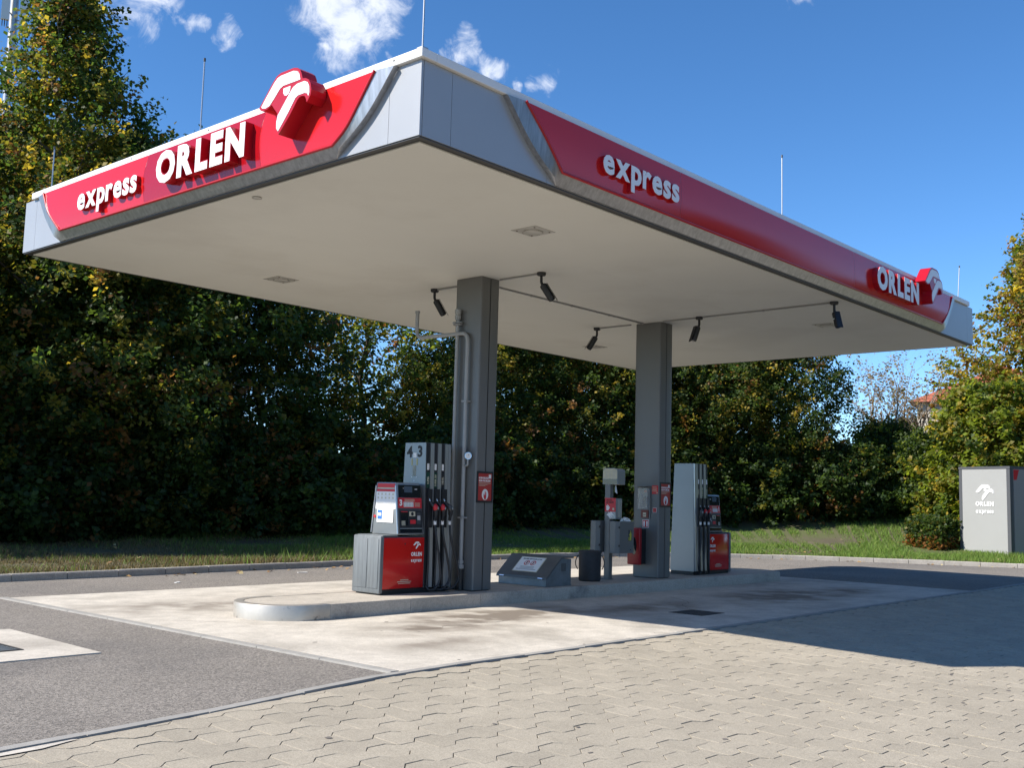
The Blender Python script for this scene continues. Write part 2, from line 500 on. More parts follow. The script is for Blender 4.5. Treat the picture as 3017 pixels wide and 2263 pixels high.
# resample by arc length
seglen = [0]
for i in range(1, len(kp)): seglen.append(seglen[-1]+(kp[i]-kp[i-1]).length)
def kerb_at(s):
    s = max(0, min(seglen[-1]-1e-6, s))
    i = int(np.searchsorted(seglen, s, side='right'))-1
    t = (s-seglen[i])/(seglen[i+1]-seglen[i])
    return kp[i].lerp(kp[i+1], t)
KL = seglen[-1]
def kerb_frame(s):
    p = kerb_at(s); t = (kerb_at(s+.2)-kerb_at(s-.2)).normalized()
    return p, t, Vector((-t.y, t.x, 0))        # outward normal (away from the road)
kerb = struct(MB().add([(kerb_frame(s)[0]+kerb_frame(s)[2]*d+Vector((0, 0, -.02))) for s in np.arange(0, KL, 1.0) for d in (.02, .12)],
        [(2*i, 2*i+2, 2*i+3, 2*i+1) for i in range(int(math.ceil(KL))-1)]).build('kerb', 'kerb_stone'))
s = 0.; ks = 0
while s < KL-1.05:
    (p, t, n), (q, t2, n2) = kerb_frame(s+.005), kerb_frame(s+.99)
    if q.x > -6 and q.y > -12:
        h = .125+random.uniform(-.004, .004); off = random.uniform(-.004, .004)
        prof = [(0, -.03), (.012, h-.02), (.03, h), (.14, h), (.14, -.03)]
        mb = MB(); k = len(prof)
        mb.add([p+n*(d+off)+Vector((0, 0, z)) for d, z in prof]+[q+n2*(d+off)+Vector((0, 0, z)) for d, z in prof],
               [tuple(range(k)), tuple(range(k, 2*k))[::-1]]+[(i, i+k, (i+1) % k+k, (i+1) % k) for i in range(k)])
        mb.build('kerb_stone', 'kerb_stone', kerb)
    s += 1.0

def bank_z(x, d):
    k = .0022+(.0112-.0022)*min(1, max(0, (x-4)/12))
    dd = min(d, 14)
    z = .115+k*dd*dd
    if d > 14: z += k*28*(min(d, 18)-14)*.3
    if d > 40: z *= max(0, 1-(d-40)/40)
    return z
DS = [.13, .3, .6, 1, 1.5, 2, 3, 4, 5, 6, 7, 8, 9, 10, 11, 12, 13, 14, 16, 18, 22, 28, 36, 40, 50, 60, 80]
SS = list(np.arange(0, KL, 1.5))
tv = []; 
for s in SS:
    p, t, n = kerb_frame(s)
    for d in DS:
        q = p+n*d
        tv.append((q.x, q.y, bank_z(q.x, d)+(.03*math.sin(q.x*1.3)*math.sin(q.y*1.7+1) if d > 2 else 0)))
nd = len(DS)
tf = [(i*nd+j, (i+1)*nd+j, (i+1)*nd+j+1, i*nd+j+1) for i in range(len(SS)-1) for j in range(nd-1)]
terrain = struct(mesh_obj('grass_bank', tv, tf, 'soil', smooth=True))
KPA = np.array([(kerb_at(s).x, kerb_at(s).y) for s in np.arange(0, KL, .4)])
def ground_z(x, y):
    dd = np.hypot(KPA[:, 0]-x, KPA[:, 1]-y); i = int(dd.argmin())
    return bank_z(x, float(dd[i]))

# ------------------------------------------------------------------ concrete slab under the canopy
SX0, SX1, SY0, SY1 = -1.2, 14.47, -1.35, 6.93
slab = struct(MB().add([(SX0+.02, SY0+.02, .004), (SX1-.02, SY0+.02, .004), (SX1-.02, SY1-.02, .004), (SX0+.02, SY1-.02, .004)], [(0, 1, 2, 3)]).build('concrete_slab', 'crack'))
xs = [SX0, 2.35, 6.45, 10.5, SX1]; ys = [SY0, 2.86, SY1]
for i in range(4):
    for j in range(2):
        mb = MB(); g_ = .010
        mb.box(xs[i]+g_, xs[i+1]-g_, ys[j]+g_, ys[j+1]-g_, -.02, .014+random.uniform(-.0015, .0015))
        mb.build('slab_panel', 'concrete', slab)
# stains of spilt fuel and dirt on the concrete, built into its colour with a shape of their own
def stains(name, spots, dark):
    m = MATS[name]; n = m.node_tree.nodes; l = m.node_tree.links; b = n['Principled BSDF']
    src = b.inputs['Base Color'].links[0].from_socket
    gm = n.new('ShaderNodeNewGeometry'); acc = None
    nz_ = n.new('ShaderNodeTexNoise'); nz_.inputs['Scale'].default_value = 1.9; nz_.inputs['Detail'].default_value = 6
    l.new(gm.outputs['Position'], nz_.inputs['Vector'])
    for (x, y, rx, ry, w) in spots:
        mp = n.new('ShaderNodeMapping'); mp.vector_type = 'POINT'
        mp.inputs['Location'].default_value = (-x/rx, -y/ry, 0); mp.inputs['Scale'].default_value = (1/rx, 1/ry, 0)
        l.new(gm.outputs['Position'], mp.inputs['Vector'])
        ln = n.new('ShaderNodeVectorMath'); ln.operation = 'LENGTH'; l.new(mp.outputs[0], ln.inputs[0])
        s1 = n.new('ShaderNodeMath'); s1.operation = 'SUBTRACT'; s1.inputs[0].default_value = 1; s1.use_clamp = True
        l.new(ln.outputs['Value'], s1.inputs[1])
        s2 = n.new('ShaderNodeMath'); s2.operation = 'MULTIPLY'; s2.inputs[1].default_value = w; l.new(s1.outputs[0], s2.inputs[0])
        if acc is None: acc = s2.outputs[0]
        else:
            mm = n.new('ShaderNodeMath'); mm.operation = 'MAXIMUM'; l.new(acc, mm.inputs[0]); l.new(s2.outputs[0], mm.inputs[1]); acc = mm.outputs[0]
    ad = n.new('ShaderNodeMath'); ad.operation = 'MULTIPLY'; l.new(acc, ad.inputs[0])
    mrn = n.new('ShaderNodeMapRange'); mrn.inputs['From Min'].default_value = .3; mrn.inputs['From Max'].default_value = .62; mrn.inputs['To Max'].default_value = 1.5
    l.new(nz_.outputs['Fac'], mrn.inputs['Value']); l.new(mrn.outputs[0], ad.inputs[1])
    ad.use_clamp = True
    mx = n.new('ShaderNodeMix'); mx.data_type = 'RGBA'; l.new(ad.outputs[0], mx.inputs['Factor'])
    l.new(src, mx.inputs['A']); mx.inputs['B'].default_value = (*dark, 1)
    l.new(mx.outputs['Result'], b.inputs['Base Color'])
stains('concrete', [(3.0, 1.25, 2.4, .9, 1.5), (1.4, .8, 1.6, .8, 1.0), (0.3, 4.6, 2.2, 1.1, .7), (.4, -.2, 1.6, .5, .6), (9.8, .4, 2.6, 1.2, 1.3), (12, .2, 1.5, .8, .9), (5.6, .6, 2.2, .9, .8), (3.0, 4.8, 2.2, .9, .5), (10, 4.9, 2.2, .9, .6)], (.19, .158, .125))
# cracks
def crack(path, w=.008):
    P = spline([(x, y, .0165) for x, y in path], 7); vs_ = []; fs_ = []
    for i, p in enumerate(P):
        t = P[min(i+1, len(P)-1)]-P[max(0, i-1)]; n = Vector((-t.y, t.x, 0)).normalized()
        ww = w*(.35+.65*abs(math.sin(i*1.7)))*(.3 if i in (0, len(P)-1) else 1)
        j = Vector((random.uniform(-.012, .012), random.uniform(-.012, .012), 0))
        vs_ += [p+j+n*ww, p+j-n*ww]
    fs_ = [(2*i, 2*i+2, 2*i+3, 2*i+1) for i in range(len(P)-1)]
    mesh_obj('crack', vs_, fs_, 'crack', slab)
crack([(-.95, 3.3), (-.6, 3.0), (-.3, 2.62)], .005)
crack([(1.1, 1.55), (1.5, 1.35), (1.75, 1.0), (2.3, .75), (2.75, .8)], .008)
crack([(1.0, .8), (1.3, .72), (1.55, .82), (1.9, .7)], .006)
crack([(4.2, .9), (4.6, .75), (4.9, .45)], .006)
crack([(6.2, .2), (6.6, .55), (7.1, .75), (7.7, 1.5)], .006)
crack([(5.2, 1.1), (5.5, .9), (5.9, .95)], .005)

# edging stones between slab/asphalt and pavers, and down the slab's left side
EDG = [(-9.5, -2.6), (-7.2, -2.25), (-5.06, -1.97), (-4.0, -1.86), (-2.9, -1.67), (-1.25, -1.42), (1.5, -1.41), (8, -1.41), (14.5, -1.41), (20, -1.38), (25.6, -1.35)]
ep = spline([(x, y, 0) for x, y in EDG], 30)
el = [0]
for i in range(1, len(ep)): el.append(el[-1]+(ep[i]-ep[i-1]).length)
def edge_at(s):
    s = max(0, min(el[-1]-1e-6, s)); i = int(np.searchsorted(el, s, side='right'))-1
    return ep[i].lerp(ep[i+1], (s-el[i])/(el[i+1]-el[i]))
def edge_y(x):
    for a, b in zip(EDG[:-1], EDG[1:]):
        if a[0] <= x <= b[0]: return a[1]+(b[1]-a[1])*(x-a[0])/(b[0]-a[0])
    return EDG[0][1] if x < EDG[0][0] else EDG[-1][1]
ax = sorted(set(list(np.linspace(-70, -10, 13))+list(np.linspace(-9.5, 0, 40))+list(np.linspace(0, 34, 18))))
ay = lambda x: [edge_y(x)+(13.5-edge_y(x))*k/6 for k in range(7)]
struct(MB().add([(x, y, 0) for x in ax for y in ay(x)], [(i*7+k, (i+1)*7+k, (i+1)*7+k+1, i*7+k+1) for i in range(len(ax)-1) for k in range(6)]).build('asphalt_road', 'asphalt'))
FALL = .036
def fall(x, y): return -FALL*min(8.5, max(0, edge_y(x)-.05-y))      # the paving drains away from the slab
edging = struct(MB().add([edge_at(s)+Vector((0, d, .003)) for s in np.arange(0, el[-1], .5) for d in (-.045, .045)],
        [(2*i, 2*i+2, 2*i+3, 2*i+1) for i in range(len(np.arange(0, el[-1], .5))-1)]).build('edging_strip', 'crack'))
s = 0.
while s < el[-1]-1:
    p, q = edge_at(s+.004), edge_at(s+.996)
    t = (q-p).normalized(); n = Vector((-t.y, t.x, 0)); h = .026+random.uniform(-.004, .004); w = .05
    MB().hexa([p-n*w+Vector((0,0,-.02)), q-n*w+Vector((0,0,-.02)), q+n*w+Vector((0,0,-.02)), p+n*w+Vector((0,0,-.02))],
              [p-n*w*.9+Vector((0,0,h)), q-n*w*.9+Vector((0,0,h)), q+n*w*.9+Vector((0,0,h)), p+n*w*.9+Vector((0,0,h))]).build('edging_stone', 'edging', edging)
    s += 1.0
for k in range(8):
    y0 = SY0+.03+k*1.04
    MB().hexa([(SX0-.13, y0, -.02), (SX0-.02, y0, -.02), (SX0-.02, y0+1.03, -.02), (SX0-.13, y0+1.03, -.02)],
              [(SX0-.125, y0, .018), (SX0-.025, y0, .019), (SX0-.025, y0+1.03, .019), (SX0-.125, y0+1.03, .018)]).build('edging_stone', 'edging', edging)

# ------------------------------------------------------------------ interlocking pavers
P_, H_, SH_ = .428, .222, -.178
def wave(ph):
    ph = ph % P_
    return float(np.interp(ph, [0, .038, .195, .27, .39, P_], [0, .037, .037, -.037, -.037, 0]))
brk = [.0, .038, .195, .27, .39]
def paver_outline():
    top = [(x, wave(x)+H_/2) for x in [0, .038, .195, .27, .39, P_]]
    ph0 = -SH_*-1            # phase of the row below at this x:  x - SH_*(-1)
    xsb = sorted(set([0, P_]+[round((b+k*P_)+(-SH_), 5) for b in brk for k in (-2, -1, 0, 1) if 0.004 < (b+k*P_)+(-SH_) < P_-.004]))
    bot = [(x, wave(x-(-SH_))-H_/2) for x in xsb]
    return top[::-1]+bot      # counter-clockwise
po = paver_outline()
def inset(poly, d):
    out = []; k = len(poly)
    for i in range(k):
        a, b, c = Vector((*poly[i-1], 0)), Vector((*poly[i], 0)), Vector((*poly[(i+1) % k], 0))
        e1, e2 = (b-a).normalized(), (c-b).normalized()
        n1, n2 = Vector((-e1.y, e1.x, 0)), Vector((-e2.y, e2.x, 0))
        m = (n1+n2); m = m.normalized()/max(.4, m.normalized().dot(n1))
        out.append((b.x+m.x*d, b.y+m.y*d))
    return out
cx0 = P_/2
po = [(x-cx0, y) for x, y in po]
pin = inset(po, .0030); pin2 = inset(po, .0048)
kk = len(pin)
pv_v = [(x, y, -.016) for x, y in pin]+[(x, y, -.0018) for x, y in pin]+[(x, y, 0) for x, y in pin2]
pv_f = [(i, (i+1) % kk, (i+1) % kk+kk, i+kk) for i in range(kk)]+[(i+kk, (i+1) % kk+kk, (i+1) % kk+2*kk, i+2*kk) for i in range(kk)]+[tuple(range(2*kk, 3*kk))]
TOPZ = .0165
bx = sorted(set(list(np.linspace(-70, -10, 7))+list(np.linspace(-9.5, 0, 30))+list(np.linspace(0, 34, 12)))); by = [0, .3, 1, 3, 6, 8.55, 20, 68]
bed = struct(MB().add([(x, edge_y(x)-.03-d, .006+fall(x, edge_y(x)-.03-d)) for x in bx for d in by], [(i*8+k+1, (i+1)*8+k+1, (i+1)*8+k, i*8+k) for i in range(len(bx)-1) for k in range(7)]).build('paving', 'paver_bed'))
cand = []; cuts = []
y0 = -1.48; nrow = 62
for j in range(nrow):
    yj = y0-.0-(j+.5)*H_
    sh = (-j)*SH_*1.0
    sh = sh % P_
    for k in range(-32, 62):
        x = k*P_+sh+cx0
        cut = yj > edge_y(x)-.055-H_*.5-.034
        if yj > edge_y(x)-.055+H_*.5+.034: continue
        if x < -11 or x > 24.5-(yj+1.4)*.1 or yj < -13: continue
        v = Vector((x, yj, fall(x, yj)))-CAM
        w = v.dot(_f)
        inside = False
        if w > .3:
            px = .5+37.07/36*v.dot(_r2)/w; py = .5-37.07/36*(1024/769)*v.dot(_u2)/w
            inside = -.03 < px < 1.03 and py < 1.03
        if not inside and (x-CAM.x)**2+(yj-CAM.y)**2 > 130 and x < 12: continue
        (cuts if cut else cand).append((0 if inside else 1, v.length, x, yj))
cand.sort()
pv_me = bpy.data.meshes.new('paver'); pv_me.from_pydata(pv_v, [], pv_f); pv_me.materials.append(MATS['paver'])
for i, (ins, dist, x, y) in enumerate(cand[:300]):
    o = bpy.data.objects.new('paver', pv_me); col.objects.link(o); o.parent = bed
    o.location = (x, y, TOPZ+fall(x, y)+random.gauss(0, .0014)); o.rotation_euler = (FALL+random.gauss(0, .004), random.gauss(0, .004), random.gauss(0, .004))
rest = np.array([(x, y) for _, _, x, y in cand[300:]])
base = np.array(pv_v); nv = len(base); allv = []; allf = []
for i, (x, y) in enumerate(rest):
    th = random.gauss(0, .004); tx, ty = FALL+random.gauss(0, .004), random.gauss(0, .004)
    b = base.copy()
    bx_ = b[:, 0]*math.cos(th)-b[:, 1]*math.sin(th); by_ = b[:, 0]*math.sin(th)+b[:, 1]*math.cos(th)
    b[:, 2] += TOPZ+fall(x, y)+random.gauss(0, .0014)+tx*by_+ty*bx_
    b[:, 0] = bx_+x; b[:, 1] = by_+y
    allv.append(b); allf += [tuple(q+i*nv for q in f) for f in pv_f]
def clip_half(poly, p, n):
    out = []
    for i in range(len(poly)):
        a, b = poly[i-1], poly[i]
        da = (a[0]-p[0])*n[0]+(a[1]-p[1])*n[1]; db = (b[0]-p[0])*n[0]+(b[1]-p[1])*n[1]
        if (da < 0) != (db < 0):
            t = da/(da-db); out.append((a[0]+(b[0]-a[0])*t, a[1]+(b[1]-a[1])*t))
        if db < 0: out.append(b)
    return out
nv_tot = len(allv)*nv
for _, _, x, y in cuts:
    ea, eb = (x-.25, edge_y(x-.25)), (x+.25, edge_y(x+.25)); d = Vector((eb[0]-ea[0], eb[1]-ea[1])).normalized(); n = (-d.y, d.x)
    q = clip_half([(a+x, b+y) for a, b in pin], (ea[0]-n[0]*.054, ea[1]-n[1]*.054), n)
    if len(q) < 3: continue
    ar = abs(sum(q[i-1][0]*q[i][1]-q[i][0]*q[i-1][1] for i in range(len(q))))/2
    if ar < .003: continue
    z = TOPZ-.004+random.gauss(0, .001); k = len(q)
    allv.append(np.array([(a, b, z-.016) for a, b in q]+[(a, b, z) for a, b in q]))
    allf += [(i+nv_tot, (i+1) % k+nv_tot, (i+1) % k+k+nv_tot, i+k+nv_tot) for i in range(k)]+[tuple(range(nv_tot+k, nv_tot+2*k))]
    nv_tot += 2*k
dp = stuff(mesh_obj('distant_pavers', np.concatenate(allv).tolist(), allf, 'paver', bed))
ta = dp.data.attributes.new('tone', 'FLOAT', 'POINT')
ta.data.foreach_set('value', np.concatenate([np.full(len(a), rng.uniform(-.055, .055)) for a in allv]).astype(np.float32))
# dark gum and oil spots on paving and slab
mb = MB()
for k in range(46):
    x, y = random.uniform(-4, 7), random.uniform(-5.6, 2.0)
    if y < edge_y(x)+.1 and y > edge_y(x)-.12: continue
    if y > edge_y(x) and x < -1.1: continue
    z = (TOPZ+.0035+fall(x, y)) if y < edge_y(x) else .0172
    r = random.uniform(.012, .035); e = random.uniform(.5, 1); a0 = random.uniform(0, 3)
    mb.add([(x+r*math.cos(a0+q*.785)*random.uniform(.8, 1.2), y+r*e*math.sin(a0+q*.785)*random.uniform(.8, 1.2), z+(FALL*r*e*math.sin(a0+q*.785) if y < edge_y(x) else 0)) for q in range(8)], [tuple(range(8))])
stuff(mb.build('dark_spots', 'oil', bed))

# ------------------------------------------------------------------ drain things in the ground
hs = thing('drain_frame_slab', 'pale concrete surround with a drain grate at the left edge of the asphalt', 'drain', (-3.7, 2.45, 0))
MB().hexa([(-1.7, -1.1, -.02), (.98, -1.1, -.02), (1.05, 1.12, -.02), (-1.7, 1.12, -.02)], [(-1.7, -1.1, .012), (.98, -1.1, .012), (1.05, 1.12, .012), (-1.7, 1.12, .012)]).build('surround', 'concrete', hs)
gr = MB().box(-.75, .48, -.52, -.48, .004, .019).box(-.75, .48, .36, .40, .004, .019).box(.44, .48, -.48, .36, .004, .019).build('grate_frame', 'drain_iron', hs)
for k in range(9):
    MB().box(-.75, .44, -.46+k*.092, -.41+k*.092, .004, .0175).build('grate_bar', 'galvanised', gr)
dr = thing('drain_cover', 'dark square iron drain cover set in the shaded concrete in front of the pump island', 'drain cover', (5.76, -.22, .014))
MB().box(-.32, .32, -.29, .29, -.01, .003).build('cover_plate', 'drain_iron', dr)
for k in range(6):
    MB().box(-.28, .28, -.25+k*.088, -.20+k*.088, .003, .007).build('rib', 'drain_iron', dr)

# ------------------------------------------------------------------ pump island
ZI = .208
IX0, IX1, IY0, IY1 = -.04, 13.55, 2.22, 3.56
isl = thing('pump_island', 'long raised concrete pump island with a rounded polished steel nose', 'pump island', (6.7, 2.89, 0))
R_ = (IY1-IY0)/2; cy = (IY0+IY1)/2
def isl_outline(off=0.):
    """from the front right corner round the left nose, back, and the right end; list of (x,y)"""
    pts = []
    r = R_+off
    for k in range(17):
        th = math.radians(270-180*k/16); pts.append((IX0+R_+r*math.cos(th), cy+r*math.sin(th)))
    for k in range(17):
        th = math.radians(90-180*k/16); pts.append((IX1-R_*.7+(r*.7 if True else r)*math.cos(th), cy+r*math.sin(th)))
    return pts
OL = Vector((6.7, 2.89, 0))
top = [Vector((x, y, ZI-.004))-OL for x, y in isl_outline(-.125)]
mb = MB(); mb.add(top+[Vector((p.x, p.y, -.0)) for p in top], [tuple(range(len(top)))[::-1]]+[(i, (i+1) % len(top), (i+1) % len(top)+len(top), i+len(top)) for i in range(len(top))])
mb.build('island_top', 'concrete_island', isl)
def kerb_run(pts, name, mat, wid=.13, h=ZI, r=.02, top_in=True):
    """closed section swept along pts (x,y), outside on the right of the run"""
    P = [Vector((x, y, 0)) for x, y in pts]; prof = [(0, -.01), (0, h-r), (-r*.3, h-r*.3), (-r, h), (-wid, h), (-wid, -.01)]
    vs_ = []; k = len(prof)
    for i, p in enumerate(P):
        t = (P[min(i+1, len(P)-1)]-P[max(i-1, 0)]).normalized(); n = Vector((-t.y, t.x, 0))
        for d, z in prof: vs_.append(p-n*(-d)*-1*-1+Vector((0, 0, z)) if False else p+n*d*-1*-1*1+Vector((0, 0, z)))
    fs_ = [tuple(range(k))[::-1], tuple((len(P)-1)*k+i for i in range(k))]
    for i in range(len(P)-1):
        for j in range(k): fs_.append((i*k+j, i*k+(j+1) % k, (i+1)*k+(j+1) % k, (i+1)*k+j))
    o = mesh_obj(name, [v-OL for v in vs_], fs_, mat, isl)
    bm = bmesh.new(); bm.from_mesh(o.data); bmesh.ops.recalc_face_normals(bm, faces=bm.faces); bm.to_mesh(o.data); bm.free()
    return smooth_angle(o, 35)
nose = [(IX0+R_+R_*math.cos(math.radians(270-180*k/24)), cy+R_*math.sin(math.radians(270-180*k/24))) for k in range(25)]
nose = [(IX0+R_+.2, IY0)]+nose+[(IX0+R_+.2, IY1)]
kerb_run(nose, 'steel_nose', 'steel_band', wid=.125, h=ZI+.002, r=.012)
x = IX0+R_+.2
while x < IX1-R_*.7-.05:
    x2 = min(x+1.42, IX1-R_*.7)
    kerb_run([(x2-.003, IY0), (x+.003, IY0)], 'kerb_stone', 'concrete_island', wid=.127)
    kerb_run([(x+.003, IY1), (x2-.003, IY1)], 'kerb_stone', 'concrete_island', wid=.127)
    x = x2
end = [(IX1-R_*.7+R_*.7*math.cos(math.radians(90-180*k/20)), cy+R_*math.sin(math.radians(90-180*k/20))) for k in range(21)]
for a, b in ((0, 7), (7, 14), (14, 20)):
    kerb_run(end[a:b+1], 'kerb_stone', 'concrete_island', wid=.127)

# ------------------------------------------------------------------ canopy
CX0, CX1, CY0, CY1 = -1.248, 14.844, -1.349, 7.294
ZB, ZT, ZC = 5.114, 5.884, 5.98
CO = Vector((6.8, 2.97, 5.1))
canopy = thing('fuel_station_canopy', 'flat filling station canopy with white rim, grey corner panels and pale underside', 'canopy', tuple(CO))
def cbox(name, mat, *b, bevel=0):
    mb = MB(); x0, x1, y0, y1, z0, z1 = b
    a = (x0-CO.x, x1-CO.x, y0-CO.y, y1-CO.y, z0-CO.z, z1-CO.z)
    (mb.bbox(*a, r=bevel) if bevel else mb.box(*a))
    return mb.build(name, mat, canopy)
cbox('soffit_backing', 'dark_edge', CX0+.11, CX1-.11, CY0+.11, CY1-.11, 5.12, 5.16)
for xa, xb in ((CX0+.11, 4.1), (4.1, 9.4), (9.4, CX1-.11)):
    for ya, yb in ((CY0+.11, .82), (.82, 2.96), (2.96, 5.12), (5.12, CY1-.11)):
        cbox('soffit_panel', 'soffit', xa+.0012, xb-.0012, ya+.0012, yb-.0012, 5.088+random.uniform(0, .0012), 5.118)
cbox('roof_deck', 'dark_edge', CX0+.05, CX1-.05, CY0+.05, CY1-.05, 5.80, 5.86)
# black shadow gap and metal bottom return along the four edges
for (x0, x1, y0, y1) in ((CX0+.075, CX1-.075, CY0+.075, CY0+.108), (CX0+.075, CX1-.075, CY1-.108, CY1-.075), (CX0+.075, CX0+.108, CY0+.11, CY1-.11), (CX1-.108, CX1-.075, CY0+.11, CY1-.11)):
    cbox('shadow_gap', 'black_rubber', x0, x1, y0, y1, 5.100, 5.15)
for (x0, x1, y0, y1) in ((CX0+.012, CX1-.012, CY0+.012, CY0+.072), (CX0+.012, CX1-.012, CY1-.072, CY1-.012), (CX0+.012, CX0+.072, CY0+.074, CY1-.074), (CX1-.072, CX1-.012, CY0+.074, CY1-.074)):
    cbox('bottom_return', 'dark_edge', x0, x1, y0, y1, 5.098, 5.14)
# grey fascia panels: joints 5 mm
TH = .03
def fx(y0, y1, xp=CX0, s=1):       # panel on a plane x = const
    cbox('fascia_panel', 'fascia_grey', xp, xp+s*TH, y0+.0025, y1-.0025, ZB, ZT)
def fy(x0, x1, yp=CY0, s=1):
    cbox('fascia_panel', 'fascia_grey', x0+.0025, x1-.0025, yp, yp+s*TH, ZB, ZT)
for a, b in ((CY0, -.894), (-.894, .6), (.6, 3.4), (3.4, 5.2), (5.2, 6.919), (6.919, CY1)): fx(a, b)
for a, b in ((CX0+TH+.003, -.82), (-.82, .7), (.7, 4.0), (4.0, 8.2), (8.2, 12.2), (12.2, 14.49), (14.49, CX1)): fy(a, b)
for a, b in ((CY0+TH, 1.5), (1.5, 4.4), (4.4, CY1)): fx(a, b, CX1, -1)
for a, b in ((CX0+TH, 2.8), (2.8, 6.8), (6.8, 10.8), (10.8, CX1-TH)): fy(a, b, CY1, -1)
# white cap rail on the front and right-hand edges (set in at the far ends)
cbox('cap_rail', 'white_cap', CX0-.045, CX0+.16, CY0-.045, 7.02, ZT+.002, ZC, bevel=.008)
cbox('cap_rail', 'white_cap', CX0+.162, 14.54, CY0-.045, CY0+.16, ZT+.002, ZC, bevel=.008)
cbox('cap_rail', 'white_cap', CX0+.162, 14.54, 6.86, 7.02, ZT+.002, ZC-.01, bevel=.008)
cbox('cap_rail', 'white_cap', 14.38, 14.54, CY0+.162, 6.858, ZT+.002, ZC-.01, bevel=.008)
cr = 0
for y in (-1.0, .9, 2.3, 4.1, 5.6):
    cbox('cap_bolt', 'dark_edge', CX0-.049, CX0-.045, y, y+.02, ZT+.05, ZT+.065)

# ---- sign boxes on the two long faces
def resample(pts, n):
    P = spline([(a, b, 0) for a, b in pts], 16); d = [0]
    for i in range(1, len(P)): d.append(d[-1]+(P[i]-P[i-1]).length)
    out = []
    for k in range(n+1):
        s_ = d[-1]*k/n; i = min(int(np.searchsorted(d, s_, side='right'))-1, len(P)-2)
        p = P[i].lerp(P[i+1], (s_-d[i])/(d[i+1]-d[i])); out.append((p.x, p.y))
    return out
def sign_box(th, fr, red_l, red_r, out_l, out_r, O, panels, seam_mats, top=5.878):
    """red panel between curve red_l (top->bottom) and red_r (bottom->top), steel trim round it. 2-D = (along, z)"""
    n = 10
    rl, rr, ol, orr = resample(red_l, n), resample(red_r, n), resample(out_l, n), resample(out_r, n)
    o, r, u, nn = fr
    P3 = lambda p, d: o+r*p[0]+u*p[1]+nn*d
    # trim: inner curve (proud), outer curve, wall back to the fascia
    inner = rl+rr; outer = ol+orr
    k = len(inner); vs_ = []
    for i in range(k):
        b = 1 if n-1 < i < n+2 else 0
        od = .012 if (i in (n, n+1)) else (O-.03 if True else O)
        vs_ += [P3(inner[i], O-.012), P3(inner[i], O+.004), P3(outer[i], od), P3(outer[i], .001)]
    fs_ = []
    for i in range(k-1):
        for j in range(3): fs_.append((i*4+j, (i+1)*4+j, (i+1)*4+j+1, i*4+j+1))
    t = mesh_obj('steel_trim', vs_, fs_, 'steel', th)
    bm = bmesh.new(); bm.from_mesh(t.data); bmesh.ops.recalc_face_normals(bm, faces=bm.faces); bm.to_mesh(t.data); bm.free()
    smooth_angle(t, 30)
    # red bead just inside the trim
    bead = [P3((p[0], p[1]), O+.006) for p in inner]
    smooth_angle(MB().tube(bead, .017, 7).build('red_bead', 'red_return', th), 60)
    # red panels between vertical/curved joints
    bounds = panels     # list of lists of (along,z) curves bottom->top between panels
    curves = [rl[::-1]]+[resample(c_, n) for c_ in bounds]+[rr]
    for q in range(len(curves)-1):
        a, b = curves[q], curves[q+1]
        ga, gb = (.002 if q else 0), (.002 if q < len(curves)-2 else 0)
        vs_ = []; 
        for i in range(n+1):
            za, zb = a[i][1], b[i][1]
            bul = O-.004+.018*math.sin(math.pi*i/n)     # slightly bowed sheet
            vs_ += [P3((a[i][0]+ga, za), bul), P3((b[i][0]-gb, zb), bul)]
        fs_ = [(2*i, 2*i+1, 2*i+3, 2*i+2) for i in range(n)]
        smooth_angle(mesh_obj('red_panel', vs_, fs_, seam_mats[q], th), 40)

EM_OUT = [(-.893, 5.80), (-.78, 5.915), (-.67, 6.03), (-.60, 6.09), (-.53, 6.113), (-.30, 6.112), (-.235, 6.095), (-.185, 6.06), (-.158, 6.01), (-.14, 5.957), (-.085, 5.945), (-.035, 5.918), (.0, 5.87), (.019, 5.80), (.01, 5.74), (-.049, 5.675), (-.066, 5.72), (-.09, 5.752), (-.13, 5.764), (-.175, 5.762), (-.21, 5.74), (-.33, 5.60), (-.515, 5.425), (-.565, 5.48), (-.575, 5.58), (-.555, 5.668), (-.665, 5.788), (-.74, 5.758), (-.805, 5.755), (-.865, 5.77)]
EM_W = [(-.850, 5.805), (-.76, 5.90), (-.63, 6.028), (-.575, 6.066), (-.52, 6.078), (-.30, 6.078), (-.235, 6.058), (-.195, 6.02), (-.172, 5.952), (-.47, 5.955), (-.525, 5.935), (-.62, 5.85), (-.70, 5.785), (-.77, 5.772), (-.83, 5.785)]
EM_B = [(-.522, 5.462), (-.555, 5.50), (-.558, 5.57), (-.536, 5.645), (-.45, 5.735), (-.34, 5.85), (-.29, 5.895), (-.22, 5.916), (-.10, 5.916), (-.045, 5.89), (-.015, 5.84), (-.008, 5.77), (-.02, 5.735), (-.045, 5.77), (-.09, 5.785), (-.20, 5.785), (-.245, 5.765), (-.36, 5.63)]
EM_E = [(-.337, 5.921), (-.46, 5.921), (-.462, 5.875), (-.44, 5.842), (-.405, 5.828), (-.365, 5.845), (-.343, 5.88)]
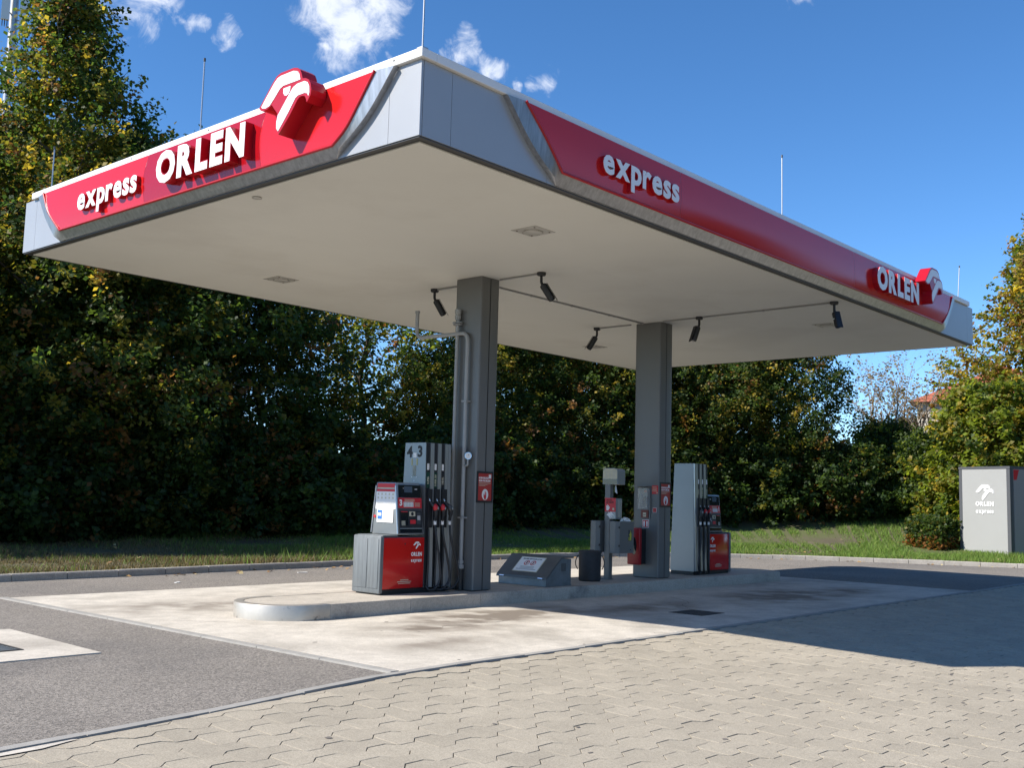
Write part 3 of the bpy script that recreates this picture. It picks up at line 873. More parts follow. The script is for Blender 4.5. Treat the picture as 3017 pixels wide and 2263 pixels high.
def emblem_mark(th, fr, d0, d1, scale, name='emblem', mat_w='white_letter', body=None):
    """bird-head mark centred on the frame's origin, scale = width"""
    c = (-.437, 5.77); k = scale/.912
    f = lambda P: [((x-c[0])*k, (z-c[1])*k) for x, z in P]
    root = th
    if body:
        root = MB().prism(f(EM_OUT), fr, d0, d1).build(name, body, th)
        a, b = d1-.002, d1+.004
    else: a, b = d0, d1
    mb = None
    for nm, P in (('crest', EM_W), ('beak', EM_B), ('eye', EM_E)):
        if body: MB().prism(f(P[::-1]), fr, a, b).build(nm, mat_w, root)
        else:
            mb = mb or MB(); mb.prism(f(P[::-1]), fr, a, b)
    if mb: mb.build(name, mat_w, th)

def channel_letters(th, fr, text, x0, width, zbase, height, d0, d1, offset, gap, ref=None):
    """boxed letters: red body a little larger, white face"""
    L, tot = layout(text, height, width, offset, gap, ref)
    Lb, tb = layout(text, height, width, offset+.016, gap, ref)
    k = fr[0]
    for (ch, v, f), (_, vb, fb) in zip(L, Lb):
        cx = (min(p[0] for p in v)+max(p[0] for p in v))/2; cz = (min(p[1] for p in v)+max(p[1] for p in v))/2
        bx = (min(p[0] for p in vb)+max(p[0] for p in vb))/2; bz = (min(p[1] for p in vb)+max(p[1] for p in vb))/2
        sh = lambda p: (p[0]-bx+cx+x0, (p[1]-bz+cz)+zbase)
        vs_, fs_ = extrude2d([sh(p) for p in vb], fb, fr, d0, d1)
        body = mesh_obj('letter', vs_, fs_, 'red_return', th)
        vs_, fs_ = extrude2d([(p[0]+x0, p[1]+zbase) for p in v], f, fr, d1-.002, d1+.004)
        mesh_obj('letter_face', vs_, fs_, 'white_letter', body)

O_ = .10
# left face: along = -y
frL = (Vector((CX0, 0, 0)), Vector((0, -1, 0)), Vector((0, 0, 1)), Vector((-1, 0, 0)))
sl = thing('fascia_sign', 'sunlit red illuminated sign reading express ORLEN on the short left face of the canopy', 'sign', (0, 0, 0))
band = lambda y0, ym, y1: [(-y1, 5.245), (-ym, 5.56), (-y0, 5.87)]
sign_box(sl, frL, [(-6.50, 5.876), (-6.29, 5.56), (-5.90, 5.235)], [(.150, 5.222), (.35, 5.36), (.500, 5.53), (.775, 5.876)],
         [(-6.74, 5.876), (-6.44, 5.48), (-6.06, 5.117)], [(.115, 5.117), (.62, 5.45), (1.02, 5.876)], O_,
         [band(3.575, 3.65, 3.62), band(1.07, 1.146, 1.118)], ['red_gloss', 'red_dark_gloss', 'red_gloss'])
channel_letters(sl, frL, 'express', -5.29, 1.58, 5.40, .225, O_, .165, .030, .06, ref='x')
channel_letters(sl, frL, 'ORLEN', -3.16, 1.88, 5.365, .405, O_, .215, .050, .10, ref='E')
emL = (Vector((CX0, .437, 5.77)), Vector((0, -1, 0)), Vector((0, 0, 1)), Vector((-1, 0, 0)))
emblem_mark(sl, emL, O_+.012, .31, .912, body='red_return')
# right face: along = +x
frR = (Vector((0, CY0, 0)), Vector((1, 0, 0)), Vector((0, 0, 1)), Vector((0, -1, 0)))
sr = thing('fascia_sign', 'shaded dark red sign reading express and ORLEN along the long right face of the canopy', 'sign', (0, 0, 0))
sign_box(sr, frR, [(.20, 5.876), (.57, 5.54), (.84, 5.248)], [(12.72, 5.248), (13.05, 5.53), (13.30, 5.876)],
         [(-.06, 5.876), (.36, 5.45), (.847, 5.117)], [(12.92, 5.117), (13.2, 5.42), (13.56, 5.876)], O_,
         [[(3.27, 5.25), (3.27, 5.56), (3.27, 5.876)], [(8.62, 5.25), (8.62, 5.56), (8.62, 5.876)]], ['red_gloss', 'red_gloss', 'red_gloss'])
channel_letters(sr, frR, 'express', 1.52, 1.62, 5.42, .225, O_, .165, .030, .06, ref='x')
channel_letters(sr, frR, 'ORLEN', 9.32, 1.89, 5.37, .405, O_, .215, .050, .10, ref='E')
emR = (Vector((11.74, CY0, 5.80)), Vector((1, 0, 0)), Vector((0, 0, 1)), Vector((0, -1, 0)))
emblem_mark(sr, emR, O_+.012, .31, .912, body='red_return')

# ---- lamps recessed in the soffit
def soffit_lamp(x, y, label):
    t = thing('canopy_light', label, 'ceiling light', (x, y, 5.088), group='square lamps in the canopy underside')
    MB().box(-.205, .205, -.205, .205, -.006, .01).build('cover_plate', 'lamp_glass', t)
    MB().lathe([(.125, -.006), (.125, -.02), (.11, -.028), (.05, -.032)], n=20).build('lens', 'lamp_glass', t)
    mb = MB()
    for k in range(26):
        if random.random() < .35: continue
        th = 2*math.pi*k/26; r = .118+random.uniform(-.012, .016)
        mb.add([(r*math.cos(th+d)*(1+e), r*math.sin(th+d)*(1+e), -.0225) for d, e in ((0, 0), (.14, .02), (.17, .11), (.02, .10))], [(3, 2, 1, 0)])
    stuff(mb.build('dirt_ring', 'lamp_dirt', t))
    for sx in (-1, 1):
        for sy in (-1, 1): MB().lathe([(.012, -.006), (.012, -.012)], (sx*.15, sy*.15, 0), 8).build('screw', 'lamp_dirt', t)
soffit_lamp(2.15, .07, 'square recessed lamp with a dirty ring, nearest the canopy front corner')
soffit_lamp(2.15, 5.46, 'square recessed lamp in the left rear part of the pale canopy underside')
soffit_lamp(10.86, 5.6, 'recessed canopy lamp just left of the far column top')
soffit_lamp(10.83, .06, 'recessed canopy lamp right of the far column, near the right edge')
tag(MB().lathe([(.05, 0), (.06, -.012), (.03, -.02)], (-.95, 1.73, 5.088), 14).build('ceiling_cap', 'lamp_glass'), 'small round cap in the canopy underside just behind the left red sign', 'ceiling cap')

# ---- security cameras
def sec_camera(x, y, az, tilt, label):
    t = thing('security_camera', label, 'camera', (x, y, 5.088), az, group='black cameras under the canopy')
    smooth_angle(MB().lathe([(.07, 0), (.07, -.035), (.058, -.05), (.02, -.052)], n=18).build('mount', 'black_plastic', t), 40)
    smooth_angle(MB().tube(arc_path([(0, 0, -.05), (0, 0, -.16), (.03, 0, -.205)], .03, 3), .022, 10).build('arm', 'black_plastic', t), 50)
    d = Vector((math.cos(tilt), 0, -math.sin(tilt))); c0 = Vector((.03, 0, -.20))
    smooth_angle(MB().tube([c0-d*.02, c0-d*.0, c0+d*.24, c0+d*.27], [.035, .056, .056, .050], 14).build('housing', 'black_plastic', t), 40)
    MB().tube([c0+d*.268, c0+d*.273], .036, 12).build('lens', 'screen', t)
    up = Vector((math.sin(tilt), 0, math.cos(tilt)))
    q = [c0+d*a+up*.061+Vector((0, b, 0)) for a, b in ((.0, -.05), (.31, -.05), (.31, .05), (.0, .05))]
    MB().add(q+[p+up*.006 for p in q], [(3,2,1,0),(4,5,6,7),(0,1,5,4),(1,2,6,5),(2,3,7,6),(3,0,4,7)]).build('sun_shield', 'black_plastic', t)
    return t
sec_camera(4.15, 3.92, -.9, 1.05, 'black security camera on the canopy underside left of the near column')
sec_camera(4.15, 1.59, -.9, 1.0, 'black security camera hanging right of the near column, largest in view')
sec_camera(8.79, 3.99, 2.35, 1.05, 'black security camera hanging just left of the far column top')
c4_ = sec_camera(8.79, 1.62, 2.6, 1.25, 'black security camera right of the far column, at mid conduit')
c5_ = sec_camera(8.73, -1.05, -2.2, 1.2, 'black security camera at the right canopy edge with a white mark')
MB().box(.06, .10, -.058, -.0565, -.32, -.30).build('white_mark', 'paper', c5_)
# ---- conduits
cd = thing('cable_conduit', 'thin grey cable conduit running along the canopy underside between the columns and cameras', 'conduit', (6.5, 2.87, 5.088))
def cond(p, q):
    p = Vector(p)-Vector((6.5, 2.87, 0)); q = Vector(q)-Vector((6.5, 2.87, 0))
    p.z = q.z = -.016
    MB().tube([p, q], .015, 8).build('conduit_tube', 'pipe_grey', cd)
    n = int((q-p).length/1.3)
    for k in range(1, n+1):
        c = p.lerp(q, k/(n+1)); d = (q-p).normalized()*.018
        MB().tube([c-d, c+d], .021, 8).build('clip', 'pipe_grey', cd)
cond((4.30, 2.87, 0), (8.78, 2.87, 0)); cond((4.15, 3.85, 0), (4.15, 3.12, 0)); cond((4.15, 2.45, 0), (4.15, 1.67, 0))
cond((8.79, 3.92, 0), (8.79, 3.16, 0)); cond((8.79, 2.42, 0), (8.79, 1.70, 0)); cond((8.785, 1.54, 0), (8.735, -.97, 0))

# ---- lightning rods
def rod(x, y, h, label, lean=(0, 0)):
    t = thing('lightning_rod', label, 'lightning rod', (x, y, ZC), group='lightning rods on the canopy roof')
    MB().tube([(0, 0, 0), (lean[0], lean[1], h)], .009, 6).build('rod', 'rod', t)
    MB().tube([(lean[0], lean[1], h-.03), (lean[0], lean[1], h+.012)], .014, 6).build('tip', 'dark_edge', t)
    MB().box(-.04, .04, -.04, .04, 0, .03).build('foot', 'rod', t)
rod(CX0+.03, CY0+.03, 1.05, 'thin lightning rod at the front corner of the canopy roof, cut by the frame top')
rod(CX0+.06, 2.66, .98, 'lightning rod on the left roof edge above the ORLEN lettering')
rod(CX0+.06, 6.62, .66, 'short lightning rod at the far left end of the canopy roof')
rod(6.38, CY0+.06, .98, 'lightning rod halfway along the long right roof edge')
rod(14.15, CY0+.06, .70, 'lightning rod leaning slightly at the far right end of the canopy roof', (.03, -.03))
for x, lab in ((3.2, 'small white roof vent cap above the shaded express lettering'), (5.94, 'small white roof vent cap left of the mid lightning rod'), (10.83, 'small white roof vent cap left of the far bird emblem')):
    t = thing('roof_vent', lab, 'roof vent', (x, CY0+.30, 5.86), group='vent caps on the canopy roof')
    MB().tube([(0, 0, 0), (0, 0, .17)], .035, 10).build('pipe', 'white_cap', t)
    smooth_angle(MB().lathe([(.075, .15), (.08, .19), (.05, .215), (.01, .222)], n=14).build('cap', 'white_cap', t), 50)

# ------------------------------------------------------------------ columns
def column(x0, x1, y0, y1, label):
    cx, cy_ = (x0+x1)/2, (y0+y1)/2; hx, hy = (x1-x0)/2, (y1-y0)/2; h = 5.09-ZI
    t = thing('canopy_column', label, 'column', (cx, cy_, ZI), group='columns carrying the canopy')
    MB().bbox(-hx+.025, hx-.025, -hy+.025, hy-.025, .0, h, r=.004, seg=1).build('core', 'black_rubber', t)
    # two folded halves with a dark joint down the middle of the narrow faces
    for s_ in (-1, 1):
        a, b = (-hx, -.008) if s_ < 0 else (.008, hx)
        r = .028
        out = [(a, -hy), (b, -hy), (b, -hy+.02), (b, hy-.02), (b, hy), (a, hy)] if s_ < 0 else [(a, -hy), (b, -hy), (b, hy), (a, hy)]
        pts = []
        xo = -hx if s_ < 0 else hx
        xi = -.008 if s_ < 0 else .008
        arc1 = [(xo-s_*r+s_*r*math.sin(k*math.pi/8), -hy+r-r*math.cos(k*math.pi/8)) for k in range(5)]
        arc2 = [(p[0], -p[1]) for p in arc1[::-1]]
        pts = [(xi, -hy)]+arc1+arc2+[(xi, hy)]
        if s_ < 0: pts = pts[::-1]
        k = len(pts)
        vs_ = [(p[0], p[1], .012) for p in pts]+[(p[0], p[1], h-.004) for p in pts]
        fs_ = [(i, i+1, i+1+k, i+k) for i in range(k-1)]
        o = mesh_obj('cladding', vs_, fs_, 'column_grey', t)
        smooth_angle(o, 30)
    for s_ in (-1, 1):
        MB().box(-.02, .02, s_*(hy-.024)-.002, s_*(hy-.024)+.002, .0, h).build('joint_strip', 'black_rubber', t)
    return t
c1 = column(3.80, 4.22, 2.51, 3.07, 'grey clad steel column beside pump three with pipes on its left face')
c2 = column(8.84, 9.26, 2.50, 3.08, 'grey clad steel column carrying the red extinguisher cabinet and emergency call box')

# ------------------------------------------------------------------ framed posters
def poster(x0, x1, z0, z1, yf, label):
    t = thing('framed_poster', label, 'poster', ((x0+x1)/2, yf, z0), group='red posters on the columns')
    w, h = (x1-x0)/2, z1-z0
    fr = frame((0, 0, 0), (1, 0, 0))
    mb = MB(); rect(mb, fr, -w, w, 0, .03, 0, .016); rect(mb, fr, -w, w, h-.03, h, 0, .016); rect(mb, fr, -w, -w+.025, .03, h-.03, 0, .016); rect(mb, fr, w-.025, w, .03, h-.03, 0, .016)
    mb.build('frame', 'black_plastic', t)
    sh = rect(MB(), fr, -w+.024, w-.024, .029, h-.029, 0, .009).build('sheet', 'poster_red', t)
    flat_text('KEIN BELEG?', .03, frame((-w+.045, 0, h-.115), (1, 0, 0)), .0105, 'headline', 'white_letter', sh, width=2*w*.60, offset=.045, center=False, ref='E')
    flat_text('KEIN PROBLEM!', .03, frame((-w+.045, 0, h-.158), (1, 0, 0)), .0105, 'headline', 'white_letter', sh, width=2*w*.72, offset=.045, center=False, ref='E')
    mb = MB(); rect(mb, fr, -w+.045, w-.05, h-.185, h-.176, .0085, .0102); rect(mb, fr, -w+.045, w-.12, h-.206, h-.200, .0085, .0102); rect(mb, fr, -w+.045, w-.17, h-.222, h-.216, .0085, .0102)
    mb.build('small_print', 'print_cream', sh)
    rect(MB(), fr, w-.095, w-.042, h-.105, h-.045, .0085, .0102).build('corner_label', 'paper', sh)
    ov = [(.01+.072*math.cos(2*math.pi*k/28), .125+.085*math.sin(2*math.pi*k/28)) for k in range(28)]
    MB().prism(ov, fr, .0085, .0102).build('oval', 'paper', sh)
    hand = [(-.022, .085), (.0, .05), (.026, .05), (.036, .085), (.036, .16), (.026, .16), (.024, .115), (.02, .115), (.018, .175), (.004, .175), (.004, .115), (-.002, .115), (-.02, .14)]
    MB().prism(hand, fr, .0102, .0112).build('nozzle_symbol', 'print_red', sh)
    return t
poster(3.815, 4.175, 1.55, 2.03, 2.509, 'black framed red poster on the near column beside pump three')
poster(8.865, 9.235, 1.54, 2.01, 2.499, 'black framed red poster on the far column next to pump one')

# ------------------------------------------------------------------ vent pipes and gauge on the near column
vp = thing('vent_pipe', 'pale grey vent pipe with a bend and open end on the near column', 'pipe', (3.74, 2.72, ZI), group='pipes on the near column')
A_ = lambda x, y, z: (x-3.74, y-2.72, z-ZI)
smooth_angle(MB().tube(arc_path([A_(3.74, 2.72, .55), A_(3.74, 2.72, 4.19), A_(3.70, 3.84, 4.19), A_(3.70, 3.84, 4.62)], .14, 7), .032, 12).build('pipe', 'pipe_grey', vp), 60)
MB().tube([A_(3.70, 3.84, 4.60), A_(3.70, 3.84, 4.64)], .042, 12).build('collar', 'pipe_grey', vp)
MB().tube([A_(3.74, 2.72, .22), A_(3.74, 2.72, .56)], .045, 12).build('sleeve', 'black_plastic', vp)
MB().tube([A_(3.74, 2.72, .54), A_(3.74, 2.72, .60)], .052, 12).build('flange', 'pipe_grey', vp)
MB().tube([A_(3.74, 2.72, .62), A_(3.74, 2.72, .66)], .046, 12).build('flange', 'pipe_grey', vp)
for z in (3.1, 1.3): MB().box(-.05, .06, -.05, .05, z-ZI, z-ZI+.025).build('clamp', 'pipe_grey', vp)
vq = thing('valve_pipe', 'straight grey pipe with a flanged valve at its top on the near column', 'pipe', (3.74, 2.95, ZI), group='pipes on the near column')
smooth_angle(MB().tube([(0, 0, 0), (0, 0, 4.42-ZI)], .03, 12).build('pipe', 'pipe_grey', vq), 60)
for z in (4.33, 4.36): MB().lathe([(.075, z-ZI), (.075, z-ZI+.018)], n=16).build('flange', 'pipe_grey', vq)
MB().tube([(-.10, 0, 4.355-ZI), (.07, 0, 4.355-ZI)], .02, 8).build('spindle', 'pipe_grey', vq)
smooth_angle(MB().lathe([(.045, 4.42-ZI), (.052, 4.48-ZI), (.04, 4.49-ZI), (.052, 4.53-ZI), (.052, 4.58-ZI), (.03, 4.59-ZI)], n=16).build('valve_head', 'pipe_grey', vq), 50)
ga = thing('pressure_gauge', 'small round pressure gauge on a bracket on the near column', 'gauge', (3.74, 2.63, 2.20))
MB().tube(arc_path([(-.01, .09, -.09), (-.01, 0, -.09), (-.01, 0, .05)], .03, 4), .016, 8).build('stem', 'pipe_grey', ga)
gd = Vector((-.55, -.83, .05)).normalized()
smooth_angle(MB().tube([Vector((-.01, 0, .06))-gd*.02, Vector((-.01, 0, .06))+gd*.025], .055, 18).build('case', 'chrome', ga), 40)
fc = MB().tube([Vector((-.01, 0, .06))+gd*.025, Vector((-.01, 0, .06))+gd*.027], .047, 18).build('dial', 'paper', ga)
MB().tube([Vector((-.01, 0, .06))+gd*.029, Vector((-.01, 0, .06))+gd*.029+Vector((.012, 0, .03))], .003, 4).build('needle', 'print_black', fc)

# ------------------------------------------------------------------ fuel dispensers
def dispenser(ox, yf, sgn, number, side_numbers, label):
    t = thing('fuel_dispenser', label, 'fuel pump', (ox, yf, ZI), group='fuel pumps on the island')
    D = .56
    X = lambda a: sgn*a
    zz = lambda z: z-ZI
    def bx(name, mat, a0, a1, y0, y1, z0, z1, r=0, par=t):
        mb = MB(); x0, x1 = sorted((X(a0), X(a1)))
        (mb.bbox(x0, x1, y0, y1, zz(z0), zz(z1), r=r) if r else mb.box(x0, x1, y0, y1, zz(z0), zz(z1)))
        return smooth_angle(mb.build(name, mat, par), 35) if r else mb.build(name, mat, par)
    def hx(name, mat, b, tp, z0, z1, par=t):
        def q(a, z):
            x0, x1 = sorted((X(a[0]), X(a[1]))); return [(x0, a[2], zz(z)), (x1, a[2], zz(z)), (x1, a[3], zz(z)), (x0, a[3], zz(z))]
        return MB().hexa(q(b, z0), q(tp, z1)).build(name, mat, par)
    # plinth and lower cabinet
    bx('plinth', 'black_plastic', -.83, .54, .02, D-.02, ZI+.002, .275)
    cab = bx('cabinet', 'dark_grey_plastic', -.82, -.008, .012, D-.012, .276, 1.03, r=.012)
    for y0, y1 in ((-.004, .012), (D-.012, D+.004)):
        fp = bx('front_panel', 'print_red' if False else 'red_gloss', -.815, -.012, y0, y1, .285, 1.015, r=.004)
        if y0 < 0:
            fr = frame((X(-.16), y0, zz(.90)), (1, 0, 0))
            emblem_mark(fp, fr, 0, .0025, .16, 'bird_mark')
            flat_text('ORLEN', .058, frame((X(-.165), y0, zz(.745)), (1, 0, 0)), .0025, 'brand_text', 'white_letter', fp, width=.215, offset=.045, ref='E')
            flat_text('express', .038, frame((X(-.165), y0, zz(.66)), (1, 0, 0)), .0025, 'brand_text', 'white_letter', fp, width=.212, offset=.03, ref='x')
            mb = MB()
            for k, w in enumerate((.16, .27, .24)):
                rect(mb, frame((X(-.39), y0, zz(.40-k*.024)), (1, 0, 0)), -w/2, w/2, 0, .010, 0, .002)
            mb.build('small_print', 'print_cream', fp)
            MB().tube([(X(-.40), y0+.001, zz(.925)), (X(-.40), y0-.004, zz(.925))], .012, 10).build('lock', 'print_black', fp)
    # ribbed plastic end cover
    sc = bx('end_cover', 'side_plastic', -.885, -.815, -.02, D+.02, .225, 1.045, r=.022)
    for y0, y1 in ((.02, .24), (.26, .54)):
        bx('cover_rib', 'side_plastic', -.893, -.884, y0, y1, .30, 1.0, r=.004, par=sc)
    bx('top_shelf', 'side_plastic', -.83, -.545, .0, D, 1.031, 1.052, r=.006)
    # head with display: front and back lean in towards the top
    B, T = (-.545, -.010, .0, D+.02), (-.552, -.075, .075, D-.06)
    z0, z1 = 1.052, 1.815
    head = hx('head', 'pump_grey', B, T, z0, z1)
    bm = bmesh.new(); bm.from_mesh(head.data); bmesh.ops.bevel(bm, geom=[e for e in bm.edges], offset=.018, segments=2, profile=.5, affect='EDGES'); bm.to_mesh(head.data); bm.free(); smooth_angle(head, 40)
    slope = .075/(z1-z0)
    up = Vector((0, slope, 1)).normalized()
    fr = (Vector((X(-.29), 0, zz(z0))), Vector((1, 0, 0)), up, Vector((1, 0, 0)).cross(up))
    def face(name, mat, a0, a1, zl, zh, d0, d1, par=head):
        x0, x1 = sorted((X(a0)-X(-.29), X(a1)-X(-.29))); return rect(MB(), fr, x0, x1, zl-z0, zh-z0, d0, d1).build(name, mat, par)
    dis = face('display', 'screen', -.515, -.075, 1.60, 1.785, -.005, .006)
    face('lcd_panel', 'lcd', -.40, -.24, 1.675, 1.765, .005, .0075, dis)
    face('display_print', 'print_grey', -.43, -.405, 1.73, 1.738, .005, .007, dis); face('display_print', 'print_grey', -.19, -.14, 1.715, 1.735, .005, .007, dis)
    inf = face('info_strip', 'print_red', -.525, -.055, 1.445, 1.595, -.005, .006)
    face('pictogram_plate', 'paper', -.42, -.225, 1.462, 1.535, .005, .0078, inf)
    mb = MB()
    for a in range(6):
        for b_ in range(3):
            x0, x1 = sorted((X(-.412+a*.031)-X(-.29), X(-.392+a*.031)-X(-.29)))
            rect(mb, fr, x0, x1, 1.468+b_*.023-z0, 1.482+b_*.023-z0, .0075, .0088)
    mb.build('pictograms', 'print_blue' if False else 'print_grey', inf)
    for k in range(3): face('small_print', 'print_cream', -.40, -.20, 1.545+k*.013, 1.551+k*.013, .005, .0075, inf)
    for k in range(4): face('small_print', 'print_cream', -.20, -.09, 1.47+k*.016, 1.476+k*.016, .005, .0075, inf)
    flat_text(number, .095, (fr[0]+fr[1]*((X(-.475)-X(-.29)))+up*(1.475-z0), fr[1], up, fr[3]), .008, 'pump_number', 'white_letter', inf, offset=.045)
    face('bezel', 'dark_grey_plastic', -.525, -.045, 1.075, 1.44, -.004, .004)
    term = face('terminal', 'black_plastic', -.50, -.065, 1.16, 1.405, .003, .008)
    face('receipt_bay', 'screen', -.485, -.34, 1.19, 1.385, .007, .0095, term)
    face('receipt_header', 'print_red', -.48, -.35, 1.385, 1.398, .007, .010, term)
    face('receipt_paper', 'sticker_old', -.475, -.40, 1.19, 1.26, .009, .011, term)
    rd = face('card_reader', 'print_cream', -.315, -.195, 1.325, 1.395, .007, .0095, term)
    c = fr[0]+fr[1]*(X(-.255)-X(-.29))+up*(1.36-z0); n3 = fr[3]
    MB().tube([c+n3*.009, c+n3*.014], .026, 12).build('reader_eye', 'black_plastic', rd)
    face('red_button_plate', 'print_red', -.30, -.19, 1.215, 1.275, .007, .010, term)
    face('keypad', 'dark_grey_plastic', -.165, -.085, 1.21, 1.385, .007, .010, term); face('keypad_plate', 'print_grey', -.155, -.095, 1.27, 1.335, .0095, .0105, term)
    face('tray', 'screen', -.50, -.065, 1.085, 1.14, .003, .006); face('tray_lip', 'pump_alu', -.50, -.065, 1.141, 1.152, .003, .012)
    # outer cheek of the head (faces away from the mast): papers
    frs = (Vector((X(-.549)-sgn*.0, D/2, zz(z0))), Vector((0, -sgn, 0)), Vector((0, 0, 1)), Vector((-sgn, 0, 0)))
    if sgn > 0:
        pl = rect(MB(), frs, -.19, .19, .685, .745, -.01, .006).build('header_plate', 'print_red', head)
        rect(MB(), frs, -.195, .195, .668, .684, -.01, .006).build('header_line', 'print_cream', head)
        rect(MB(), frs, -.20, .20, .628, .662, -.01, .006).build('header_plate', 'print_red', head)
        sheet = rect(MB(), frs, -.215, .215, .37, .626, -.01, .0065).build('notice_sheet', 'paper', head)
        for a in range(5):
            for b_ in range(2): rect(MB(), frs, -.18+a*.08, -.15+a*.08, .52+b_*.055, .548+b_*.055, .006, .0072).build('pictogram', 'print_cream', sheet)
        for k in range(4): rect(MB(), frs, -.18, -.05, .395+k*.018, .401+k*.018, .006, .0072).build('small_print', 'print_cream', sheet); rect(MB(), frs, .05, .18, .395+k*.018, .401+k*.018, .006, .0072).build('small_print', 'print_cream', sheet)
        sh2 = rect(MB(), frs, -.18, .175, .175, .40, .0066, .0085).build('notice_sheet', 'paper', head)
        rect(MB(), frs, -.165, -.065, .22, .355, .008, .0095).build('blue_picture', 'print_blue', sh2)
        rect(MB(), frs, -.15, -.085, .27, .315, .009, .0105).build('hand_symbol', 'paper', sh2)
        for k in range(7): rect(MB(), frs, -.03, .14, .20+k*.022, .206+k*.022, .008, .0095).build('small_print', 'print_cream', sh2)
        MB().tube([frs[0]+frs[1]*-.23+Vector((0,0,.26))+frs[3]*-.01, frs[0]+frs[1]*-.23+Vector((0,0,.26))+frs[3]*.007], .022, 10).build('round_sticker', 'print_red', head)
        # bright bent edge trims
        for s_ in (-1, 1):
            ya, yb = (B[2], T[2]) if s_ < 0 else (B[3], T[3])
            MB().tube([(X(-.552), ya+.012*(-s_)*.2, zz(z0+.02)), (X(-.558), yb+.012*(-s_)*.2, zz(z1-.05))], .011, 8).build('edge_trim', 'pump_alu', head)
    # hose mast
    mB, mT = (0.0, .545, .0, D), (0.0, .515, .045, D-.065)
    zt = 2.43
    mast = hx('mast', 'pump_mast', mB, mT, .277, zt)
    sl2 = .045/(zt-.277); up2 = Vector((0, sl2, 1)).normalized()
    f2 = (Vector((0, 0, zz(.277))), Vector((1, 0, 0)), up2, Vector((1, 0, 0)).cross(up2))
    def mf(name, mat, a0, a1, zl, zh, d0, d1, par=mast):
        x0, x1 = sorted((X(a0), X(a1))); return rect(MB(), f2, x0, x1, zl-.277, zh-.277, d0, d1).build(name, mat, par)
    blacks = [(.006, .082), (.160, .236), (.314, .390)]
    alus = [(.084, .158), (.238, .312), (.392, .455), (.459, .513)]
    names = ['SUPER', 'SUPER E10', 'DIESEL']
    for a, b in alus: mf('alu_strip', 'pump_alu', a, b, .285, zt-.003, -.004, .020)
    for k, (a, b) in enumerate(blacks):
        st = mf('hose_channel', 'black_plastic', a, b, .285, zt-.004, -.004, .010)
        mf('price_label', 'paper', a+.015, b-.018, 2.02, 2.115, .009, .0125, st)
        mf('grade_strip', 'green_strip' if k < 2 else 'black_plastic', a+.004, b-.004, 1.75, 1.985, .009, .0118, st)
        xc = X((a+b)/2)
        r_ = up2; u_ = Vector((-1, 0, 0))
        tf_ = (f2[0]+Vector((xc+.018, 0, 0))+up2*(1.865-.277), r_, u_, f2[3])
        flat_text(names[k], .036, tf_, .0135, 'grade_text', 'print_cream', st, width=(.115, .175, .115)[k], offset=.03, ref='E')
        # boot, nozzle and hose
        bt = mf('nozzle_boot', 'black_plastic', a-.006+.012, b+.022, 1.16, 1.735, .008, .055)
        yb = lambda z: sl2*(z-.277)
        nz_ = smooth_angle(MB().tube(spline([(X(a+.045), yb(1.55)-.055, zz(1.55)), (X(a+.075), yb(1.50)-.085, zz(1.50)), (X(a+.11), yb(1.44)-.115, zz(1.44)), (X(a+.12), yb(1.36)-.11, zz(1.36)), (X(a+.118), yb(1.27)-.095, zz(1.27))], 4),
              [.018]*2+[.028]*2+[.036]*3+[.040]*3+[.036]*3+[.024]*4, 9).build('nozzle', 'black_plastic', mast), 60)
        smooth_angle(MB().tube([(X(a+.02), yb(1.62)-.03, zz(1.63)), (X(a+.05), yb(1.55)-.06, zz(1.545))], .012, 8).build('spout', 'pump_alu', nz_), 60)
        c3 = Vector((X(a+.105), yb(1.45)-.118, zz(1.455)))
        bm = bmesh.new(); bmesh.ops.create_icosphere(bm, subdivisions=2, radius=1)
        for v in bm.verts: v.co = c3+Vector((v.co.x*.048, v.co.y*.040, v.co.z*.062-(.012*v.co.x)))
        smooth_angle(MB().bm(bm).build('splash_guard', 'print_red' if k < 2 else 'dark_grey_plastic', nz_), 70)
        bm = bmesh.new(); bmesh.ops.create_icosphere(bm, subdivisions=1, radius=1)
        for v in bm.verts: v.co = c3+Vector((sgn*.018+v.co.x*.024, -.030+v.co.y*.016, -.005+v.co.z*.030))
        smooth_angle(MB().bm(bm).build('badge', 'pump_grey', nz_), 70)
        MB().tube([(X(a+.09), yb(1.40)-.145, zz(1.40)), (X(a+.085), yb(1.32)-.15, zz(1.31)), (X(a+.11), yb(1.27)-.11, zz(1.255))], .007, 6).build('lever', 'black_plastic', nz_)
        MB().tube([(X(a+.118), yb(1.26)-.095, zz(1.262)), (X(a+.12), yb(1.21)-.095, zz(1.205))], .022, 10).build('swivel', 'paper', nz_)
        hp = [(X(a+.12), yb(1.2)-.095, zz(1.205)), (X(a+.135), -.10, zz(1.0)), (X(a+.18+.02*k), -.13, zz(.70)), (X(a+.20+.045*k), -.14, zz(.42)), (X(a+.14+.03*k), -.11, zz(.27)), (X(a+.06+.01*k), -.06, zz(.245)), (X(a+.03), -.018, zz(.30))]
        smooth_angle(MB().tube(spline(hp, 8), .017, 9).build('hose', 'black_plastic', mast), 70)
        hp2 = [(X(a+.045), -.015, zz(.30)), (X(a+.05), -.03, zz(.7)), (X(a+.045), -.02, zz(1.14))]
        smooth_angle(MB().tube(spline(hp2, 6), .014, 8).build('hose', 'black_plastic', mast), 70)
